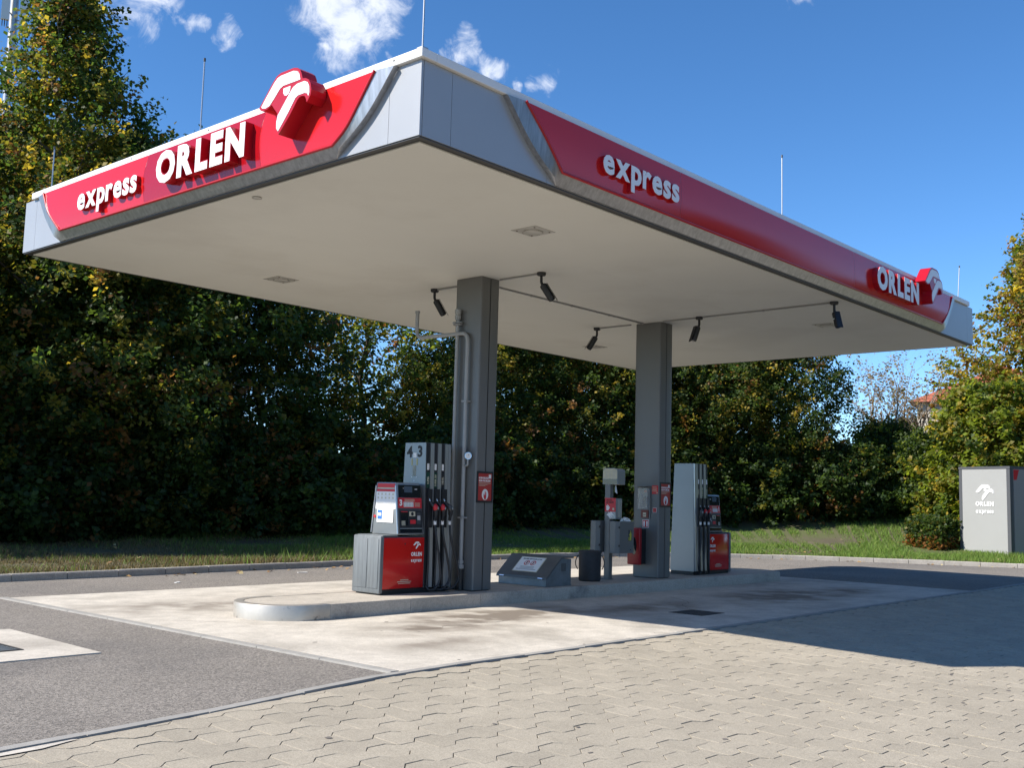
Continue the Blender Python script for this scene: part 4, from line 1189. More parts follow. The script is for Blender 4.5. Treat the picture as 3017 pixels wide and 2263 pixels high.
    if side_numbers:
        # -x cheek of the mast above the head
        frm = (Vector((0, D/2, 0)), Vector((0, -1, 0)), Vector((0, 0, 1)), Vector((-1, 0, 0)))
        flat_text(side_numbers[0], .175, (frm[0]+frm[1]*-.115+Vector((0, 0, zz(2.205))), *frm[1:]), .003, 'pump_number', 'print_black', mast, offset=.035)
        flat_text(side_numbers[1], .175, (frm[0]+frm[1]*.110+Vector((0, 0, zz(2.21))), *frm[1:]), .003, 'pump_number', 'print_black', mast, offset=.035)
        rect(MB(), frm, -.03, .035, zz(2.205), zz(2.275), 0, .003).build('seal_sticker', 'paper', mast)
        for k in range(3):
            for s_ in (-1, 1):
                MB().tube([frm[0]+frm[1]*s_*.055+Vector((0, 0, zz(2.105+k*.034)))+frm[3]*0, frm[0]+frm[1]*s_*.055+Vector((0, 0, zz(2.105+k*.034)))+frm[3]*.003], .016, 8).build('round_sticker', 'print_yellow_old', mast)
        rect(MB(), frm, -.036, .036, zz(1.925), zz(2.085), 0, .0025).build('worn_label', 'sticker_old', mast)
        for dy, z in ((-.055, 1.91), (.05, 1.91), (.0, 1.855)):
            MB().tube([frm[0]+frm[1]*dy+Vector((0, 0, zz(z))), frm[0]+frm[1]*dy+Vector((0, 0, zz(z)))+frm[3]*.003], .011, 8).build('round_sticker', 'paper', mast)
    return t
dispenser(3.02, 2.78, 1, '3', '43', 'fuel pump numbered 4 3 with white notices, left of the near column')
dispenser(10.88, 2.64, -1, '1', None, 'fuel pump numbered 1 standing right of the far column')

# ------------------------------------------------------------------ grey box with sloping lid
bo = thing('absorbent_box', 'low grey metal box with a sloping dark lid and a white warning sign', 'storage box', (5.74, 2.92, ZI))
pf = [(-.32, .0), (.33, .0), (.33, .44), (.05, .45), (-.32, .13)]
fry = (Vector((0, .52, 0)), Vector((1, 0, 0)), Vector((0, 0, 1)), Vector((0, -1, 0)))
MB().prism(pf, fry, 0, 1.04).build('body', 'galvanised', bo)
MB().box(-.30, .31, -.50, .50, -.0, .03)
lidp = [(-.35, .115), (-.34, .155), (.045, .485), (.36, .475), (.36, .452), (.05, .457), (-.325, .135)]
fly = (Vector((0, .55, 0)), Vector((1, 0, 0)), Vector((0, 0, 1)), Vector((0, -1, 0)))
lid = MB().prism(lidp[::-1], fly, 0, 1.10).build('lid', 'lid_dark', bo)
for y in (-.42, .42): MB().tube([(-.352, y-.05, .13), (-.352, y+.05, .13)], .012, 8).build('latch', 'chrome', lid)
sd = Vector((.385, 0, .33)).normalized()
frb = (Vector((-.15, 0, .155+.33*.19/.385+.002)), Vector((0, -1, 0)), sd, Vector((0, -1, 0)).cross(sd))
sg = rect(MB(), frb, -.27, .27, -.16, .19, -.01, .004).build('warning_sign', 'print_cream', lid)
rect(MB(), frb, -.255, .255, -.147, .177, .003, .0055).build('sign_field', 'paper', sg)
flat_text('FEUERGEFÄHRLICH!', .026, (frb[0]+sd*.125, *frb[1:]), .0068, 'sign_text', 'print_black', sg, width=.40, offset=.03, ref='E')
for s_ in (-.07, .07):
    ring = []
    mb = MB()
    for k in range(20):
        a0, a1 = 2*math.pi*k/20, 2*math.pi*(k+1)/20
        mb.prism([(s_+.056*math.cos(a0), .045+.056*math.sin(a0)), (s_+.056*math.cos(a1), .045+.056*math.sin(a1)), (s_+.043*math.cos(a1), .045+.043*math.sin(a1)), (s_+.043*math.cos(a0), .045+.043*math.sin(a0))], frb, .005, .0068)
    mb.prism([(s_-.036, .012), (s_-.028, .005), (s_+.036, .078), (s_+.028, .085)], frb, .005, .0068)
    mb.build('ban_symbol', 'print_red', sg)
    rect(MB(), frb, s_-.012, s_+.012, .02, .075, .005, .0066).build('pictogram', 'print_black', sg)
for k, w in enumerate((.30, .30, .42)): rect(MB(), frb, -w/2, w/2, -.055-k*.03, -.038-k*.03, .005, .0068).build('small_print', 'print_grey', sg)
rect(MB(), frame((.13, -.52, .27), (1, 0, 0)), -.06, .06, -.03, .10, 0, .004).build('type_plate', 'lid_dark', bo)
rect(MB(), frame((0, -.52, .0), (1, 0, 0)), -.33, .335, .0, .025, 0, .006).build('foot_rail', 'galvanised', bo)

# ------------------------------------------------------------------ black bin with side handles
bn = thing('waste_bucket', 'black metal bucket with lid and side handles standing on the island', 'bucket', (7.20, 2.86, ZI))
smooth_angle(MB().lathe([(.185, 0), (.19, .012), (.197, .02), (.20, .45), (.2, .50)], n=32).build('bucket_body', 'iron', bn), 40)
smooth_angle(MB().lathe([(.212, .492), (.212, .52), (.20, .532), (.05, .545)], n=32).build('lid', 'iron', bn), 40)
for s_ in (-1, 1):
    d = Vector((.66, -.75, 0)).normalized()*s_
    P = [d*.20+Vector((0, 0, .44)), d*.225+Vector((0, 0, .43)), d*.255+Vector((0, 0, .34)), d*.25+Vector((0, 0, .27)), d*.215+Vector((0, 0, .20))]
    smooth_angle(MB().tube(spline(P, 6), .009, 7).build('handle', 'iron', bn), 60)

# ------------------------------------------------------------------ service post with towel and glove dispensers and two waste bins
sp = thing('service_post', 'grey service post with towel dispenser on top and glove dispenser below', 'service post', (7.80, 2.92, ZI))
MB().bbox(-.02, .08, -.06, .06, 0, 1.95-ZI, r=.006).build('post', 'column_grey', sp)
MB().box(-.085, .085, -.085, .085, 0, .012).build('foot_plate', 'column_grey', sp)
th_ = MB()
hd = [(-.165, 0), (.165, 0), (.165, .24), (.15, .275), (.10, .295), (-.10, .295), (-.15, .275), (-.165, .24)]
frh = (Vector((-.03, -.06, 1.935-ZI)), Vector((0, -1, 0)), Vector((0, 0, 1)), Vector((-1, 0, 0)))
tw = MB().prism(hd, frh, -.24, 0).build('towel_dispenser', 'pump_grey', sp)
MB().prism([(x*.96, .105+(z-.105)*.97) if z > .1 else (x*.96, .10) for x, z in hd], frh, 0, .006).build('instruction_face', 'print_cream', tw)
rect(MB(), frh, -.158, .158, .004, .095, 0, .004).build('dark_slot', 'screen', tw)
for x0, x1, z0, z1 in ((-.12, -.06, .215, .225), (.06, .12, .215, .225), (-.12, -.05, .125, .133), (.05, .12, .125, .133), (-.004, .004, .12, .24), (-.09, -.07, .16, .18), (.08, .10, .16, .18)):
    rect(MB(), frh, x0, x1, z0, z1, .005, .0075).build('small_print', 'print_grey', tw)
gl = MB().bbox(-.015, .185, -.185, .055, 1.30-ZI, 1.68-ZI, r=.012).build('glove_dispenser', 'pump_grey', sp)
for k in range(3): MB().box(.05+k*.045, .07+k*.045, -.191, -.184, 1.34-ZI, 1.66-ZI).build('ridge', 'pump_alu', gl)
frg = (Vector((-.015, -.065, 1.435-ZI)), Vector((0, -1, 0)), Vector((0, 0, 1)), Vector((-1, 0, 0)))
sg = rect(MB(), frg, -.12, .12, 0, .25, .0, .008).build('glove_sign', 'print_red', gl)
flat_text('ALLES', .03, (frg[0]+Vector((0, .085, .198)), *frg[1:]), .0098, 'sign_text', 'print_black', sg, offset=.045, center=False, ref='E')
flat_text('IM GRIFF', .03, (frg[0]+Vector((0, .085, .155)), *frg[1:]), .0098, 'sign_text', 'print_black', sg, offset=.045, center=False, ref='I')
palm = [(-.085, .03), (-.045, .02), (-.02, .05), (-.005, .085), (-.015, .092), (-.032, .075), (-.03, .115), (-.042, .118), (-.05, .085), (-.055, .128), (-.067, .127), (-.068, .085), (-.08, .115), (-.091, .11), (-.085, .07)]
MB().prism(palm, frg, .0075, .0098).build('hand_symbol', 'paper', sg)
rect(MB(), frg, .05, .09, .03, .07, .0075, .0095).build('brand_mark', 'print_cream', sg)
bm = bmesh.new(); bmesh.ops.create_icosphere(bm, subdivisions=3, radius=1)
for v in bm.verts:
    k = 1+.22*math.sin(v.co.x*9+v.co.z*7)*math.sin(v.co.y*8+1)
    v.co = Vector((.015+v.co.x*.05*k, -.065+v.co.y*.085*k, 1.375-ZI+v.co.z*.075*k))
MB().bm(bm).build('glove_bundle', 'paper', gl)
def waste_bin(x, y, sx, sy, label, sticker, paper):
    t = thing('waste_bin', label, 'waste bin', (x, y, .69), group='grey bins on the service post')
    h = .575
    poly = [(-sx+.06, -sy), (sx, -sy), (sx, sy), (-sx+.06, sy), (-sx, sy-.06), (-sx, -sy+.06)]
    k = len(poly)
    v = [(p[0], p[1], 0) for p in poly]+[(p[0], p[1], h) for p in poly]+[(p[0]*.93, p[1]*.93, h) for p in poly]+[(p[0]*.93, p[1]*.93, .05) for p in poly]
    f = [tuple(range(k))[::-1]]+[(i, (i+1) % k, (i+1) % k+k, i+k) for i in range(k)]+[(i+k, (i+1) % k+k, (i+1) % k+2*k, i+2*k) for i in range(k)]+[(i+2*k, (i+1) % k+2*k, (i+1) % k+3*k, i+3*k) for i in range(k)]+[tuple(range(3*k, 4*k))]
    mesh_obj('bin_body', v, f, 'column_grey', t)
    for z in (.12, .45): MB().box(-sx+.02, -sx+.05, -sy-.012, -sy, z, z+.035).build('hinge', 'black_plastic', t)
    MB().tube([(sx-.10, -sy, .06), (sx-.10, -sy-.006, .06)], .012, 8).build('lock', 'black_plastic', t)
    if sticker:
        fr = frame((sx-.12, -sy, .22), (1, 0, 0))
        pl = rect(MB(), fr, -.055, .055, 0, .20, 0, .003).build('sticker', 'dark_grey_plastic', t)
        man = [(-.012, .01), (.036, .01), (.042, .11), (.036, .15), (.022, .158), (.03, .175), (.02, .192), (.008, .18), (.012, .158), (.0, .15), (-.014, .125), (-.034, .12), (-.034, .108), (-.008, .105)]
        MB().prism(man, fr, .003, .005).build('figure_symbol', 'print_yellow', pl)
        MB().prism([(-.045, .01), (-.022, .01), (-.03, .075), (-.045, .075)], fr, .003, .005).build('bin_symbol', 'print_yellow', pl)
    return t
waste_bin(7.88, 3.12, .25, .11, 'grey waste bin on the far left side of the service post', False, False)
waste_bin(7.92, 2.715, .25, .118, 'grey waste bin with a yellow figure sticker between post and far column', True, True)
bm = bmesh.new(); bmesh.ops.create_icosphere(bm, subdivisions=3, radius=1)
for v in bm.verts:
    k = 1+.3*math.sin(v.co.x*7+2)*math.sin(v.co.y*8)+.15*math.sin(v.co.z*13)
    v.co = Vector((8.06+v.co.x*.10*k, 2.72+v.co.y*.085*k, 1.275+v.co.z*.06*k))
tag(MB().bm(bm).build('crumpled_paper', 'paper'), 'crumpled white paper towel on top of the grey bin with the yellow sticker', 'paper')
tag(MB().hexa([(7.87, 2.82, 1.80), (7.92, 2.80, 1.76), (7.922, 2.802, 1.76), (7.872, 2.822, 1.80)], [(7.87, 2.82, 1.90), (7.89, 2.81, 1.932), (7.892, 2.812, 1.932), (7.872, 2.822, 1.90)]).build('towel_scrap', 'paper'), 'white scrap of towel hanging under the towel dispenser', 'paper')

# ------------------------------------------------------------------ things on the far column
ex = thing('extinguisher_cabinet', 'red fire extinguisher cabinet with oval window on the far column', 'extinguisher cabinet', (8.838, 2.905, .45))
MB().bbox(-.20, -.002, -.13, .13, .01, .67, r=.012).build('case', 'black_plastic', ex)
door = smooth_angle(MB().bbox(-.235, -.15, -.140, .14, 0, .69, r=.02, seg=3).build('door', 'extinguisher_red', ex), 40)
fre = (Vector((-.236, 0, .33)), Vector((0, -1, 0)), Vector((0, 0, 1)), Vector((-1, 0, 0)))
MB().prism([(.015+.058*math.cos(2*math.pi*k/26), .02+.165*math.sin(2*math.pi*k/26)) for k in range(26)], fre, 0, .003).build('window', 'screen', door)
MB().prism([(.025, -.03), (.06, -.08), (.05, -.12), (.025, -.14), (-.0, -.125), (-.02, -.09), (-.0, -.07), (.005, .0), (.02, .03)], fre, .003, .005).build('extinguisher_view', 'extinguisher_window', door)
e2 = thing('extinguisher_cabinet', 'sliver of a red extinguisher cabinet on the hidden side of the near column', 'extinguisher cabinet', (4.222, 2.93, .60))
smooth_angle(MB().bbox(.002, .20, -.13, .13, 0, .69, r=.02, seg=3).build('case', 'extinguisher_red', e2), 40)
cb = thing('emergency_call_box', 'emergency call box with phone behind a clear cover on the far column', 'call box', (8.838, 2.80, 1.31))
frc = (Vector((0, 0, 0)), Vector((0, -1, 0)), Vector((0, 0, 1)), Vector((-1, 0, 0)))
rect(MB(), frc, -.125, .125, 0, .60, .001, .02).build('back_plate', 'column_grey', cb)
rect(MB(), frc, -.20, .125, .61, .622, .0, .16).build('rain_hood', 'column_grey', cb)
ph = smooth_angle(MB().prism([(-.04, .24), (.055, .24), (.055, .43), (-.04, .43)], frc, .02, .055).build('phone', 'dark_grey_plastic', cb), 40)
rect(MB(), frc, -.02, .035, .26, .41, .055, .062).build('handset', 'black_plastic', ph)
MB().prism([(.02+.026*math.cos(2*math.pi*k/14), .525+.026*math.sin(2*math.pi*k/14)) for k in range(14)], frc, .02, .04).build('button', 'orange', cb)
cp = rect(MB(), frc, -.075, .09, .02, .17, .02, .035).build('alarm_plate', 'call_red', cb)
rect(MB(), frc, -.03, .04, .04, .12, .035, .038).build('label', 'print_cream', cp); rect(MB(), frc, -.022, .032, .075, .085, .038, .040).build('arrow', 'print_black', cp)
def shell(n, w, z0, z1, d):
    mb = MB()
    rect(mb, frc, -w, -w+.006, z0, z1, .021, d); rect(mb, frc, w-.006, w, z0, z1, .021, d); rect(mb, frc, -w+.006, w-.006, z1-.006, z1, .021, d); rect(mb, frc, -w, w, z0, z1, d, d+.004)
    return mb.build(n, 'clear_cover', cb)
shell('clear_cover', .11, .19, .585, .10)
def wall_sticker(name, label, y0, y1, z0, z1, mat, kind):
    t = thing(name, label, 'sticker', (8.838, (y0+y1)/2, z0))
    w, h = (y1-y0)/2, z1-z0
    b = rect(MB(), frc, -w, w, 0, h, .0005, .003).build('backing', 'paper' if kind in (1, 2) else mat, t)
    if kind == 0:
        for k in range(4): rect(MB(), frc, -w*.85, w*(.7-.2*(k % 2)), h*(.30+.16*k), h*(.36+.16*k), .003, .0042).build('text_line', 'print_cream', b)
        rect(MB(), frc, w*.5, w*.85, h*.08, h*.2, .003, .0042).build('brand_mark', 'print_cream', b)
    else:
        f = rect(MB(), frc, -w*.88, w*.88, h*.06, h*.94, .003, .0045).build('field', mat, b)
        if kind == 1:
            for s_ in (-.42, .45): rect(MB(), frc, w*(s_-.22), w*(s_+.22), h*.14, h*.82, .0045, .006).build('symbol', 'paper', f)
        else: rect(MB(), frc, -w*.5, w*.5, h*.2, h*.75, .0045, .006).build('symbol', 'poster_red', f)
    return t
wall_sticker('instruction_sticker', 'red instruction sticker high on the far column beside the call box', 2.515, 2.655, 1.785, 1.945, 'print_red', 0)
wall_sticker('fire_sign', 'white edged fire extinguisher sign above the red cabinet on the far column', 2.715, 2.865, 1.145, 1.295, 'print_red', 1)
wall_sticker('alarm_sticker', 'small red square sticker right of the call box on the far column', 2.545, 2.63, 1.435, 1.525, 'print_red', 2)

# ------------------------------------------------------------------ grey cabinet with brand mark on the grass
L_, C_ = Vector((28.85, 3.66, 0)), Vector((28.02, 1.80, 0))
kd = (C_-L_); KW = kd.length; kr = kd.normalized(); kn = Vector((kr.y, -kr.x, 0))*1
if kn.x > 0: kn = -kn
kz = .22
kio = thing('technical_cabinet', 'tall light grey cabinet with white bird emblem and brand text on the grass', 'cabinet', (L_.x, L_.y, kz))
frk = (Vector((0, 0, 0)), kr, Vector((0, 0, 1)), kr.cross(Vector((0, 0, 1))))
KH = 2.86; KD = 2.4
rect(MB(), frk, .02, KW-.02, .0, KH-.03, -KD+.02, -.025).build('body', 'kiosk_side', kio)
rect(MB(), frk, -.0, .12, -.05, KH-.06, -.14, .0).build('corner_post', 'kiosk_grey', kio)
rect(MB(), frk, KW-.13, KW, -.05, KH-.06, -.14, .0).build('corner_post', 'kiosk_grey', kio)
rect(MB(), frk, -.01, KW+.01, KH-.058, KH+.02, -KD, .01).build('roof_rim', 'kiosk_grey', kio)
fpn = rect(MB(), frk, .125, KW-.135, .0, KH-.062, -.04, -.004).build('front_panel', 'kiosk_white', kio)
xm = .5*KW
emblem_mark(fpn, (frk[0]+kr*(xm+.02)+Vector((0, 0, 2.02)), *frk[1:]), -.005, .012, .76, 'bird_mark')
flat_text('ORLEN', .145, (frk[0]+kr*(xm+.02)+Vector((0, 0, 1.585)), *frk[1:]), .012, 'brand_text', 'white_letter', fpn, width=.72, offset=.05, ref='E')
flat_text('express', .10, (frk[0]+kr*(xm+.02)+Vector((0, 0, 1.35)), *frk[1:]), .012, 'brand_text', 'white_letter', fpn, width=.70, offset=.045, ref='x')
# right flank panels
frk2 = (frk[0]+kr*KW, -frk[3], Vector((0, 0, 1)), (-frk[3]).cross(Vector((0, 0, 1))))
rect(MB(), frk2, .17, 1.1, .0, KH-.07, -.02, .001).build('side_panel', 'kiosk_side', kio)
rect(MB(), frk2, 1.11, 2.3, .0, KH-.07, -.02, .001).build('side_panel', 'kiosk_side', kio)
MB().prism([(.17, KH-.09), (.17, KH-.42), (.30, KH-.42), (.42, KH-.09)], frk2, .001, .004).build('red_corner_mark', 'print_red', kio)

# ------------------------------------------------------------------ vegetation
def colour_mix(n, pal, w):
    idx = rng.choice(len(pal), n, p=np.array(w)/sum(w)); c = np.array(pal)[idx]
    return c*rng.uniform(.74, 1.26, (n, 1))
def leaf_mesh(name, pos, size, cols, mat='leaf', parent=None, up=.35, outward=None):
    n = len(pos)
    nrm = rng.normal(size=(n, 3)); nrm[:, 2] = np.abs(nrm[:, 2])*.8+up
    if outward is not None: nrm += outward*.5
    nrm /= np.linalg.norm(nrm, axis=1, keepdims=True)
    t = rng.normal(size=(n, 3)); t[:, 2] -= .4
    t -= nrm*(t*nrm).sum(1, keepdims=True); t /= np.linalg.norm(t, axis=1, keepdims=True)
    b = np.cross(nrm, t); s = (size*rng.uniform(.6, 1.3, n))[:, None]
    V = np.empty((n, 4, 3)); V[:, 0] = pos-t*s*.55; V[:, 1] = pos+b*s*.46+nrm*s*.10; V[:, 2] = pos+t*s*.6; V[:, 3] = pos-b*s*.46+nrm*s*.10
    me = bpy.data.meshes.new(name)
    me.vertices.add(4*n); me.vertices.foreach_set('co', V.reshape(-1).astype(np.float32))
    me.loops.add(4*n); me.loops.foreach_set('vertex_index', np.arange(4*n, dtype=np.int32))
    me.polygons.add(n); me.polygons.foreach_set('loop_start', np.arange(0, 4*n, 4, dtype=np.int32)); me.polygons.foreach_set('loop_total', np.full(n, 4, dtype=np.int32))
    at = me.color_attributes.new('col', 'FLOAT_COLOR', 'POINT')
    c4 = np.ones((n, 4, 4), np.float32); c4[:, :, :3] = cols[:, None, :]
    at.data.foreach_set('color', c4.reshape(-1))
    me.update(calc_edges=True); me.materials.append(MATS[mat])
    o = bpy.data.objects.new(name, me); col.objects.link(o)
    if parent: o.parent = parent
    return o

GREEN = (.062, .100, .020); DGREEN = (.036, .066, .018); OLIVE = (.165, .150, .022); YELL = (.36, .27, .04); BROWN = (.20, .10, .03); YGREEN = (.17, .21, .024); RUST = (.27, .11, .035)
def crown_points(H, R, z0, shoots, per, seed, lobes=.28, prof=(.62, .55), slen=(.45, 1.1), spread=.13, hollow=2.0, xs=1., ys=1., tb=(1.25, 1.15)):
    r_ = np.random.default_rng(seed)
    ph = r_.uniform(0, 6.28, 8)
    t = r_.beta(tb[0], tb[1], shoots); th = r_.uniform(0, 6.283, shoots)
    env = np.sin(np.pi*np.clip(t, 0.001, .999)**prof[0])**prof[1]
    lob = 1+lobes*(np.sin(3*th+ph[0]+5*t)+.7*np.sin(5*th+ph[1]-8*t)+.6*np.sin(2*th+ph[2]+11*t))/1.6
    rad = R*env*lob*r_.uniform(0, 1, shoots)**(1/hollow)
    base = np.stack([rad*np.cos(th)*xs, rad*np.sin(th)*ys, z0+t*(H-z0)], 1)
    d = np.stack([np.cos(th), np.sin(th), r_.uniform(-.15, 1.0, shoots)], 1)+r_.normal(0, .35, (shoots, 3))
    d /= np.linalg.norm(d, axis=1, keepdims=True)
    ln = r_.uniform(slen[0], slen[1], shoots)
    u = r_.uniform(0, 1, (shoots, per)); 
    P = base[:, None, :]+d[:, None, :]*(u*ln[:, None])[:, :, None]+r_.normal(0, spread, (shoots, per, 3))*(1.15-.6*u)[:, :, None]
    return P.reshape(-1, 3), np.repeat(d, per, 0), base, np.repeat(np.arange(shoots), per), r_
def wood(H, R, z0, r0, seed, limbs=13, mat='bark', parent=None, sub=3, lean=0.1, n=6, top=.92):
    r_ = random.Random(seed); mb = MB()
    tp = [Vector((r_.uniform(-lean, lean)*k*.6, r_.uniform(-lean, lean)*k*.6, H*top*k/6)) for k in range(7)]
    tp[0] = Vector((0, 0, -.25))
    mb.tube(tp, [r0*(1-.86*k/6)*(1.25 if k == 0 else 1) for k in range(7)], 8)
    for i in range(limbs):
        k = (.14+.74*(i+.5)/limbs); z = H*top*k
        j = min(5, int(k*6)); p0 = tp[j].lerp(tp[j+1], k*6-j)
        th = i*2.4+r_.uniform(-.4, .4); L = R*(.90-.66*k)*r_.uniform(.8, 1.05)
        dr = Vector((math.cos(th), math.sin(th), r_.uniform(.35, .9)))
        pts = [p0+dr*L*q/4+Vector((r_.uniform(-.12, .12), r_.uniform(-.12, .12), .10*q*q*.12*L)) for q in range(5)]; pts[0] = p0
        rr = r0*.42*(1-.6*k)
        mb.tube(pts, [rr*(1-.82*q/4) for q in range(5)], n)
        for s_ in range(sub):
            q = r_.uniform(.35, .95)*4; a = int(min(3, q)); b0 = pts[a].lerp(pts[a+1], q-a)
            d2 = (dr.normalized()+Vector((r_.uniform(-.9, .9), r_.uniform(-.9, .9), r_.uniform(-.1, .9)))).normalized()
            L2 = L*r_.uniform(.3, .55)
            mb.tube([b0, b0+d2*L2*.5+Vector((0, 0, .05)), b0+d2*L2], [rr*.4, rr*.25, rr*.07], 4)
    return smooth_angle(mb.build('trunk', mat, parent), 60)

CROWNS = {}
def make_crown(key, H, R, z0, shoots, per, pal, w, size, seed, **kw):
    P, D_, base, sid, r_ = crown_points(H, R, z0, shoots, per, seed, **kw)
    n = len(P)
    # colour per shoot with some spread per leaf: clumps of green, olive, turning leaves
    cs = colour_mix(shoots, pal, w)[sid]; cl_ = colour_mix(n, pal, w)
    m = r_.uniform(0, 1, n)[:, None] < .22
    cols = np.where(m, cl_, cs)
    o = leaf_mesh('crown', P, size, cols, outward=D_)
    CROWNS[key] = (o, H, R, z0); return o
MIX = ([GREEN, DGREEN, OLIVE, YELL, BROWN], [.44, .24, .20, .04, .08])
def tree(key, x, y, rz, sc, label, name='broadleaf_tree', cat='tree', group='trees along the grass bank', first=[], zs=1., trunk_seed=None, r0=.16, limbs=13, zoff=-.1, mat='bark'):
    o, H, R, z0 = CROWNS[key]
    z = ground_z(x, y)+zoff
    t = thing(name, label, cat, (x, y, z), rz, group)
    t.scale = (sc, sc, sc*zs)
    if key not in first:
        first.append(key); c = o
    else:
        c = o.copy(); col.objects.link(c)
    c.parent = t
    wk = ('w', key)
    if wk not in CROWNS:
        CROWNS[wk] = wood(H, R, z0, r0, hash(key) % 1000 if trunk_seed is None else trunk_seed, limbs, mat, t)
    else:
        w_ = CROWNS[wk].copy(); col.objects.link(w_); w_.parent = t
    return t

make_crown('tall', 16.8, 4.9, 1.2, 1900, 42, [GREEN, DGREEN, OLIVE, YELL, BROWN], [.38, .16, .32, .05, .09], .122, 11, lobes=.34, slen=(.5, 1.3), spread=.15, prof=(.43, 1.35), tb=(1.1, 1.55))
make_crown('mid', 10.0, 3.3, .5, 1350, 40, *MIX, .122, 12, lobes=.32, slen=(.5, 1.2), prof=(.7, .5))
make_crown('mid_b', 9.5, 3.4, .4, 1350, 40, [GREEN, DGREEN, OLIVE, YELL, BROWN], [.50, .22, .18, .04, .06], .122, 13, lobes=.30, slen=(.5, 1.3), prof=(.75, .5))
make_crown('thin', 9.8, 3.1, 1.4, 520, 34, [GREEN, YGREEN, OLIVE, YELL, RUST], [.3, .25, .25, .14, .06], .135, 14, lobes=.36, slen=(.5, 1.3), prof=(.7, .55), hollow=1.7)
make_crown('gold', 11.8, 3.5, 1.0, 1500, 40, [OLIVE, YELL, YGREEN, BROWN, GREEN], [.34, .26, .12, .14, .14], .145, 15, lobes=.36, slen=(.6, 1.5), prof=(.6, .6), hollow=1.8)
make_crown('bush', 3.2, 1.9, .0, 420, 34, [DGREEN, GREEN, OLIVE], [.5, .38, .12], .13, 16, lobes=.25, slen=(.3, .8), prof=(.55, .45))
make_crown('bush_b', 3.0, 1.7, .0, 380, 34, [DGREEN, GREEN, BROWN], [.5, .36, .14], .13, 17, lobes=.3, slen=(.3, .8), prof=(.55, .45))
make_crown('light_shrub', 5.4, 2.5, .0, 760, 34, [YGREEN, GREEN, OLIVE, YELL], [.48, .24, .16, .12], .15, 18, lobes=.28, slen=(.35, .9), prof=(.6, .45))
make_crown('dark_shrub', 4.2, 2.2, .0, 600, 34, [GREEN, DGREEN, YGREEN], [.5, .3, .2], .14, 19, lobes=.28, slen=(.35, .9), prof=(.6, .45))

tree('tall', 5.3, 20.6, .3, 1.0, 'tall olive and brown leaved tree at the far left, towering above the canopy')
tree('mid', -1.0, 18.6, 2.6, .92, 'dense tree cut off by the left edge of the picture, left of the tall one')
tree('tall', 1.2, 22.4, 2.1, .84, 'tall olive tree at the left picture edge, partly behind the tallest one', zs=.95)
tree('mid_b', 8.0, 19.9, .8, 1.17, 'dark leafy tree beneath the left end of the canopy, first right of the tall one')
tree('mid', 11.9, 19.6, 1.9, .86, 'dark green tree seen left of the thin yellowish tree under the canopy')
tree('thin', 17.2, 21.0, .2, 1.0, 'thin yellowish tree with sky showing through, just left of the near column', name='thin_tree')
tree('mid_b', 18.6, 18.6, 3.9, .62, 'low dark tree behind the first fuel pump, left of the near column')
tree('mid', 21.8, 18.6, 2.4, .84, 'dark tree with sunlit yellow tips, just right of the near column')
tree('mid_b', 25.0, 17.0, 5.2, .86, 'dense dark tree between the two columns, over the service post')
tree('mid', 27.8, 15.2, .9, .82, 'tree with brownish leaf clumps directly behind the far column')
tree('mid_b', 30.2, 13.4, 2.2, .86, 'dark tree right of the far column with bright yellow upper leaves')
tree('mid', 32.0, 11.9, 4.4, .84, 'dark tree at the right end of the tree row, its right edge against the sky')
for i, (x, y, k, rz, sc, lab) in enumerate([
        (6.5, 26, 'mid', .5, 1.25, 'further tree standing behind the gap right of the tall left tree'),
        (10.5, 26.5, 'mid_b', 1.7, 1.0, 'background tree behind the canopy left corner'),
        (30, 23, 'mid_b', 4.1, .95, 'background tree filling the gap between the columns'),
        (34.5, 18.5, 'mid', 5.3, 1.02, 'background tree behind the far column and second pump')]):
    tree(k, x, y, rz, sc, lab, group='trees behind the front row')
tree('gold', 36.4, 1.9, 1.2, .98, 'tall autumn tree with golden brown leaves at the right edge of the picture', name='autumn_tree', zs=1.0)
tree('light_shrub', 33.2, 3.9, .4, 1.0, 'big sunlit yellow green shrub behind the grey cabinet', name='large_shrub', cat='shrub', group='shrubs on the bank', r0=.06, limbs=6)
tree('light_shrub', 35.0, .2, 2.4, 1.0, 'bright green shrub at the right picture edge behind the cabinet', name='large_shrub', cat='shrub', group='shrubs on the bank')
tree('dark_shrub', 34.4, 6.6, .9, .78, 'mid green shrub below the bare tree, left of the sunlit shrub', name='large_shrub', cat='shrub', group='shrubs on the bank', r0=.05, limbs=6)
tree('dark_shrub', 36.4, 9.2, 2.9, .74, 'dark shrub at the foot of the bare tree', name='large_shrub', cat='shrub', group='shrubs on the bank')
BL = ['at the far left edge of the tree row', 'below the tall left tree', 'second from the left under the canopy end', 'under the left rear canopy lamp', 'straight below the left rear camera', 'left of the first fuel pump', 'behind the first fuel pump', 'right of the near column', 'above the sloping grey box', 'behind the black bucket', 'behind the service post', 'behind the far column', 'behind the second fuel pump', 'right of the second fuel pump', 'at the right end of the dark row']
BP = [(1.8, 17.7), (4.6, 17.9), (7.2, 17.5), (9.8, 17.4), (12.2, 17.4), (14.6, 17.3), (17.0, 17.1), (19.6, 16.9), (22.0, 16.3), (24.2, 15.4), (26.2, 14.4), (28.2, 13.1), (29.9, 11.8), (31.4, 10.4), (32.6, 9.0)]
for i, ((x, y), l_) in enumerate(zip(BP, BL)):
    tree('bush' if i % 2 == 0 else 'bush_b', x, y, i*1.3, 1.0+.12*math.sin(i*2.1), 'dark bush '+l_, name='bush', cat='bush', group='bushes at the foot of the trees', r0=.04, limbs=6)

